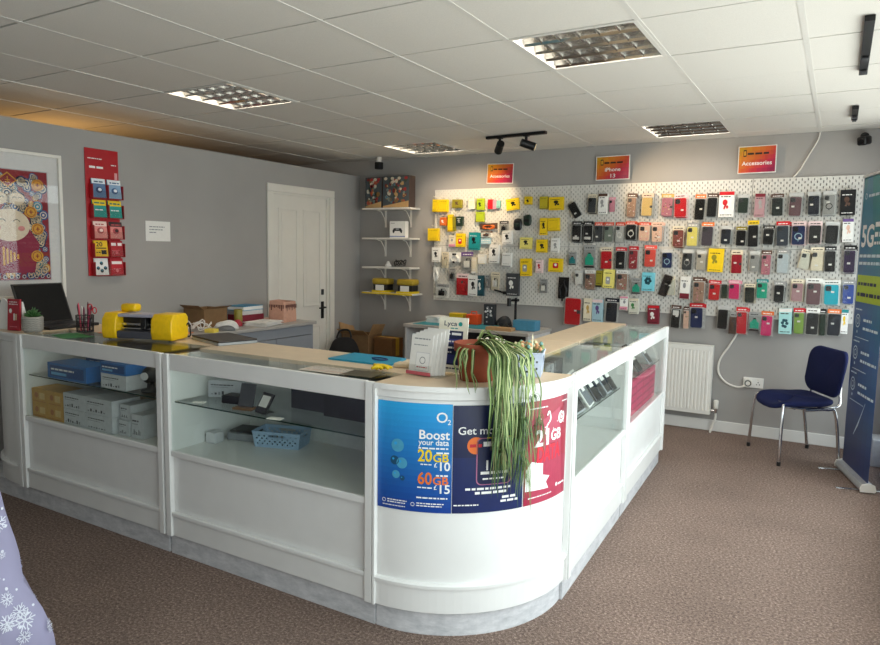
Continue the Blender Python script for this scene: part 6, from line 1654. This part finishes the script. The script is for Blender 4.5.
for k, zz in enumerate((1.02, .80, .58)):
    a.dashes(w*.07, w*.30, zz+.075, .014, BTXT, 3, 20+k)
    a.ring(w*.17, zz, .040, .007, BTXT, 3, 20); a.ring(w*.17, zz, .018, .006, BTXT, 3, 16); a.disc(w*.17, zz-.075, .010, .010, BTXT, 3, 12)
    a.dashes(w*.38, w*.68, zz+.005, .028, BTXT, 3, 30+k); a.dashes(w*.38, w*.95, zz-.052, .028, BTXT, 3, 40+k); a.rect(w*.10, zz-.115, w*.62, zz-.111, BTXT, 3)
for k in range(7): a.line((w*.34+.012*k, .24+.012*k), (w*.60+.008*k, .42+.012*k), .006, BTXT, 3)
a.build('printed_sheet', plane_F((.015, 0, .058), (1, 0, 0), (0, 0, 1)), t)

# black track rails with spots, camera
def spot(t, x, y, aim, drop=.05):
    MB().cyl((x, y, -.028), (x, y, -.028-drop), .012, n=12).rbox(x-.022, x+.022, y-.018, y+.018, -.030, -.0205, .002).build('swivel_mount', BLACKM, t)
    d = Vector(aim).normalized(); p0 = Vector((x, y, -.04-drop))
    h_ = MB().cyl(p0-d*.045, p0+d*.075, .032, .034, 22, 0, True).build('spot_head', BLACKM, t)
    MB().cyl(p0+d*.0752, p0+d*.078, .028, n=20).build('lamp_lens', mat('lens_warm', 'f6e2c0', .3, emit='ffdca0', estr=1.5), h_)
    return p0+d*.09, d
def track(label, x, y, rz, length, spots):
    t = thing('track_light', label, 'track light', (x, y, H-.0025), rz, None)
    MB().rbox(-length/2, length/2, -.019, .019, -.024, -.001, .002).build('track_rail', BLACKM, t)
    if not spots:
        for x_ in (length*.12, length*.40): MB().rbox(x_-.03, x_+.03, -.013, .013, -.036, -.0245, .003).build('adaptor', DARK, t)
    out = []
    for sx, aim in spots: out.append(spot(t, sx, 0, aim))
    M_ = Matrix.Translation((x, y, H-.0025)) @ Matrix.Rotation(rz, 4, 'Z')
    return [(M_ @ p, (M_.to_3x3() @ d)) for p, d in out]
def spot_lamp(p, d, e, size=1.1):
    l = lamp('track_spot_lamp', 'SPOT', p, e, (1.0, .74, .45), spot_size=size, spot_blend=.8, shadow_soft_size=.03)
    l.rotation_euler = Vector(d).to_track_quat('-Z', 'Y').to_euler()
for p, d in track('black ceiling track with two spots above the left pegboards', 2.02, -.92, -.10, .56, [(-.15, (-.85, .95, -.55)), (.10, (1.05, .95, -.42))]):
    spot_lamp(p, d, 60, .95)
for p, d in track('long black ceiling track at the right edge, nearest the camera', 4.437, -2.40, PI/2, .95, []): pass
for p, d in track('short black ceiling track near the right end of back wall', 4.42, -.78, PI/2, .42, []): pass
t = thing('ceiling_spot', 'single small black spot below a white mount above the game boxes', 'spot light', (.138, -.209, H-.0025))
MB().cyl((0, 0, -.001), (0, 0, -.05), .028, n=18).build('white_mount', WHITE2, t)
MB().rbox(-.035, .035, -.035, .035, -.125, -.0505, .010).build('black_head', BLACK, t)
t = thing('security_camera', 'small black security camera on the back wall at top right', 'camera', (4.50, -.012, 2.385))
MB().cyl((.0, .0115, .04), (0, -.02, .04), .03, n=18).build('wall_mount', BLACK, t)
q = MB(); q.M = Matrix.Translation((0, -.06, .0)) @ Matrix.Rotation(-.5, 4, 'Z') @ Matrix.Rotation(.2, 4, 'X'); q.rbox(-.035, .035, -.05, .045, -.03, .035, .016, 0, 3); q.build('camera_body', BLACK, t)
q = MB(); q.M = Matrix.Translation((0, -.06, .0)) @ Matrix.Rotation(-.5, 4, 'Z') @ Matrix.Rotation(.2, 4, 'X'); q.cyl((0, -.0505, 0), (0, -.056, 0), .018, n=18); q.build('lens', mat('dark_screen', '0b0c0f', .15), t)
o = MB().tube(bez([(4.78, -.62, .30), (4.76, -.60, .16), (4.745, -.66, .05), (4.74, -.80, .03), (4.765, -.98, .09)]), .004, 8).build('power_cable', WHITE2); tag(o, 'thin white cable looping near the floor behind the banner', 'cable')
solo('plastic_crate', MB().rbox(-.045, .03, -.10, .10, 0, .20, .006), mat('pale_grey_plastic', 'b5b5b4', .4), 'pale grey plastic box on the floor behind the banner foot', 'box', (4.735, -.33, 0))

# table with the snowflake cloth, bottom left
t = thing('display_table', 'table under the lilac snowflake cloth in the front left corner', 'table', (1.455, -5.58, 0))
MB().rbox(-.60, .60, -.49, .49, .715, .742, .003).build('tabletop', M_WOOD, t)
for sx in (-1, 1):
    for sy in (-1, 1): MB().rbox(sx*.55-.02, sx*.55+.02, sy*.44-.02, sy*.44+.02, 0, .7145, .002).build('leg', WHITE, t)
CL = mat('lilac_cloth', '9a97b4', .8, noise=.05, scale=6); SN = mat('snow_white_print', 'dfe2ee', .7)
def clothP(u, v):
    """u runs round the table (0..4 sides), v from rim (0) to hem (1)"""
    hw, hd, rc = .638, .528, .05
    k = int(u) % 4; f = u-int(u)
    cor = [(1, -1), (1, 1), (-1, 1), (-1, -1)]
    a_, b_ = cor[k], cor[(k+1) % 4]
    x, y = (a_[0]+(b_[0]-a_[0])*f)*hw, (a_[1]+(b_[1]-a_[1])*f)*hd
    near = max(0, 1-min(f, 1-f)/.22); near = near*near*(3-2*near)
    cx, cy = (b_ if f > .5 else a_)
    nx, ny = [(1, 0), (0, 1), (-1, 0), (0, -1)][k]
    dx, dy = nx*(1-near)+cx*.72*near, ny*(1-near)+cy*.72*near
    L_ = .27+.42*near
    bulge = [0, .02, .05, .06, .12, .15, .125][min(6, int(v*6))]; b2 = [0, .02, .05, .06, .12, .15, .125][min(6, int(v*6)+1)]
    bg_ = bulge+(b2-bulge)*(v*6-int(v*6))
    fold = .018*math.sin(u*2*PI*3.0)*v
    off = (.02+.06*v)*(1-near)+bg_*near+fold
    r_ = .008*near
    return Vector((x-cx*r_+dx*off, y-cy*r_+dy*off, .7435-L_*v-(.004*v)))
q = MB(); NU, NV_ = 128, 14; vs = []
for i in range(NU):
    for j in range(NV_+1): vs.append(clothP(4*i/NU, j/NV_))
m_ = NV_+1
q.add(vs, [(i*m_+j, ((i+1) % NU)*m_+j, ((i+1) % NU)*m_+j+1, i*m_+j+1) for i in range(NU) for j in range(NV_)], 0, True)
q.add([vs[i*m_] for i in range(NU)], [list(range(NU))], 0)
g = random.Random(15)
def snow(u, v, s):
    P0 = clothP(u, v); du = (clothP(u+.01, v)-P0); dv = (clothP(u, min(1, v+.02))-P0)
    du.normalize(); dv = (dv-du*dv.dot(du)).normalized(); n_ = du.cross(dv)
    if n_.dot(Vector((P0.x, P0.y, .2))) < 0: n_ = -n_
    def PP(a, b, l=.0022): return P0+du*a+dv*b+n_*l
    return PP
def flake(u, v, s):
    PP = snow(u, v, s)
    for k in range(6):
        a_ = k*PI/3+.3; c_, e_ = math.cos(a_), math.sin(a_)
        def R(a, b): return PP(a*c_-b*e_, a*e_+b*c_)
        q.add([R(0, -s*.06), R(s, -s*.05), R(s, s*.05), R(0, s*.06)], [(0,1,2,3)], 1)
        for sg in (-1, 1): q.add([R(s*.45, 0), R(s*.78, sg*s*.30), R(s*.70, sg*s*.36), R(s*.40, sg*s*.08)], [(0,1,2,3)], 1)
def dot(u, v, s):
    PP = snow(u, v, s); q.add([PP(s*math.cos(a), s*math.sin(a)) for a in [k*PI/4 for k in range(8)]], [list(range(8))], 1)
for k in range(64): flake(g.uniform(0, 4), g.uniform(.08, .92), g.uniform(.012, .034))
for (u, v, s) in ((.95, .72, .036), (1.02, .40, .03), (.90, .45, .026), (.97, .2, .03), (.86, .75, .034), (1.04, .85, .026), (.80, .3, .03)): flake(u, v, s)
for k in range(150): dot(g.uniform(0, 4), g.uniform(.05, .95), g.uniform(.003, .006))
for k in range(22): flake(g.uniform(.72, 1.18), g.uniform(.1, .95), g.uniform(.012, .032))
for k in range(60): dot(g.uniform(.75, 1.15), g.uniform(.05, .95), g.uniform(.003, .006))
o = q.build('tablecloth', [CL, SN], None, (1.455, -5.58, 0)); tag(o, 'lilac tablecloth printed with white snowflakes in the front left corner', 'tablecloth')
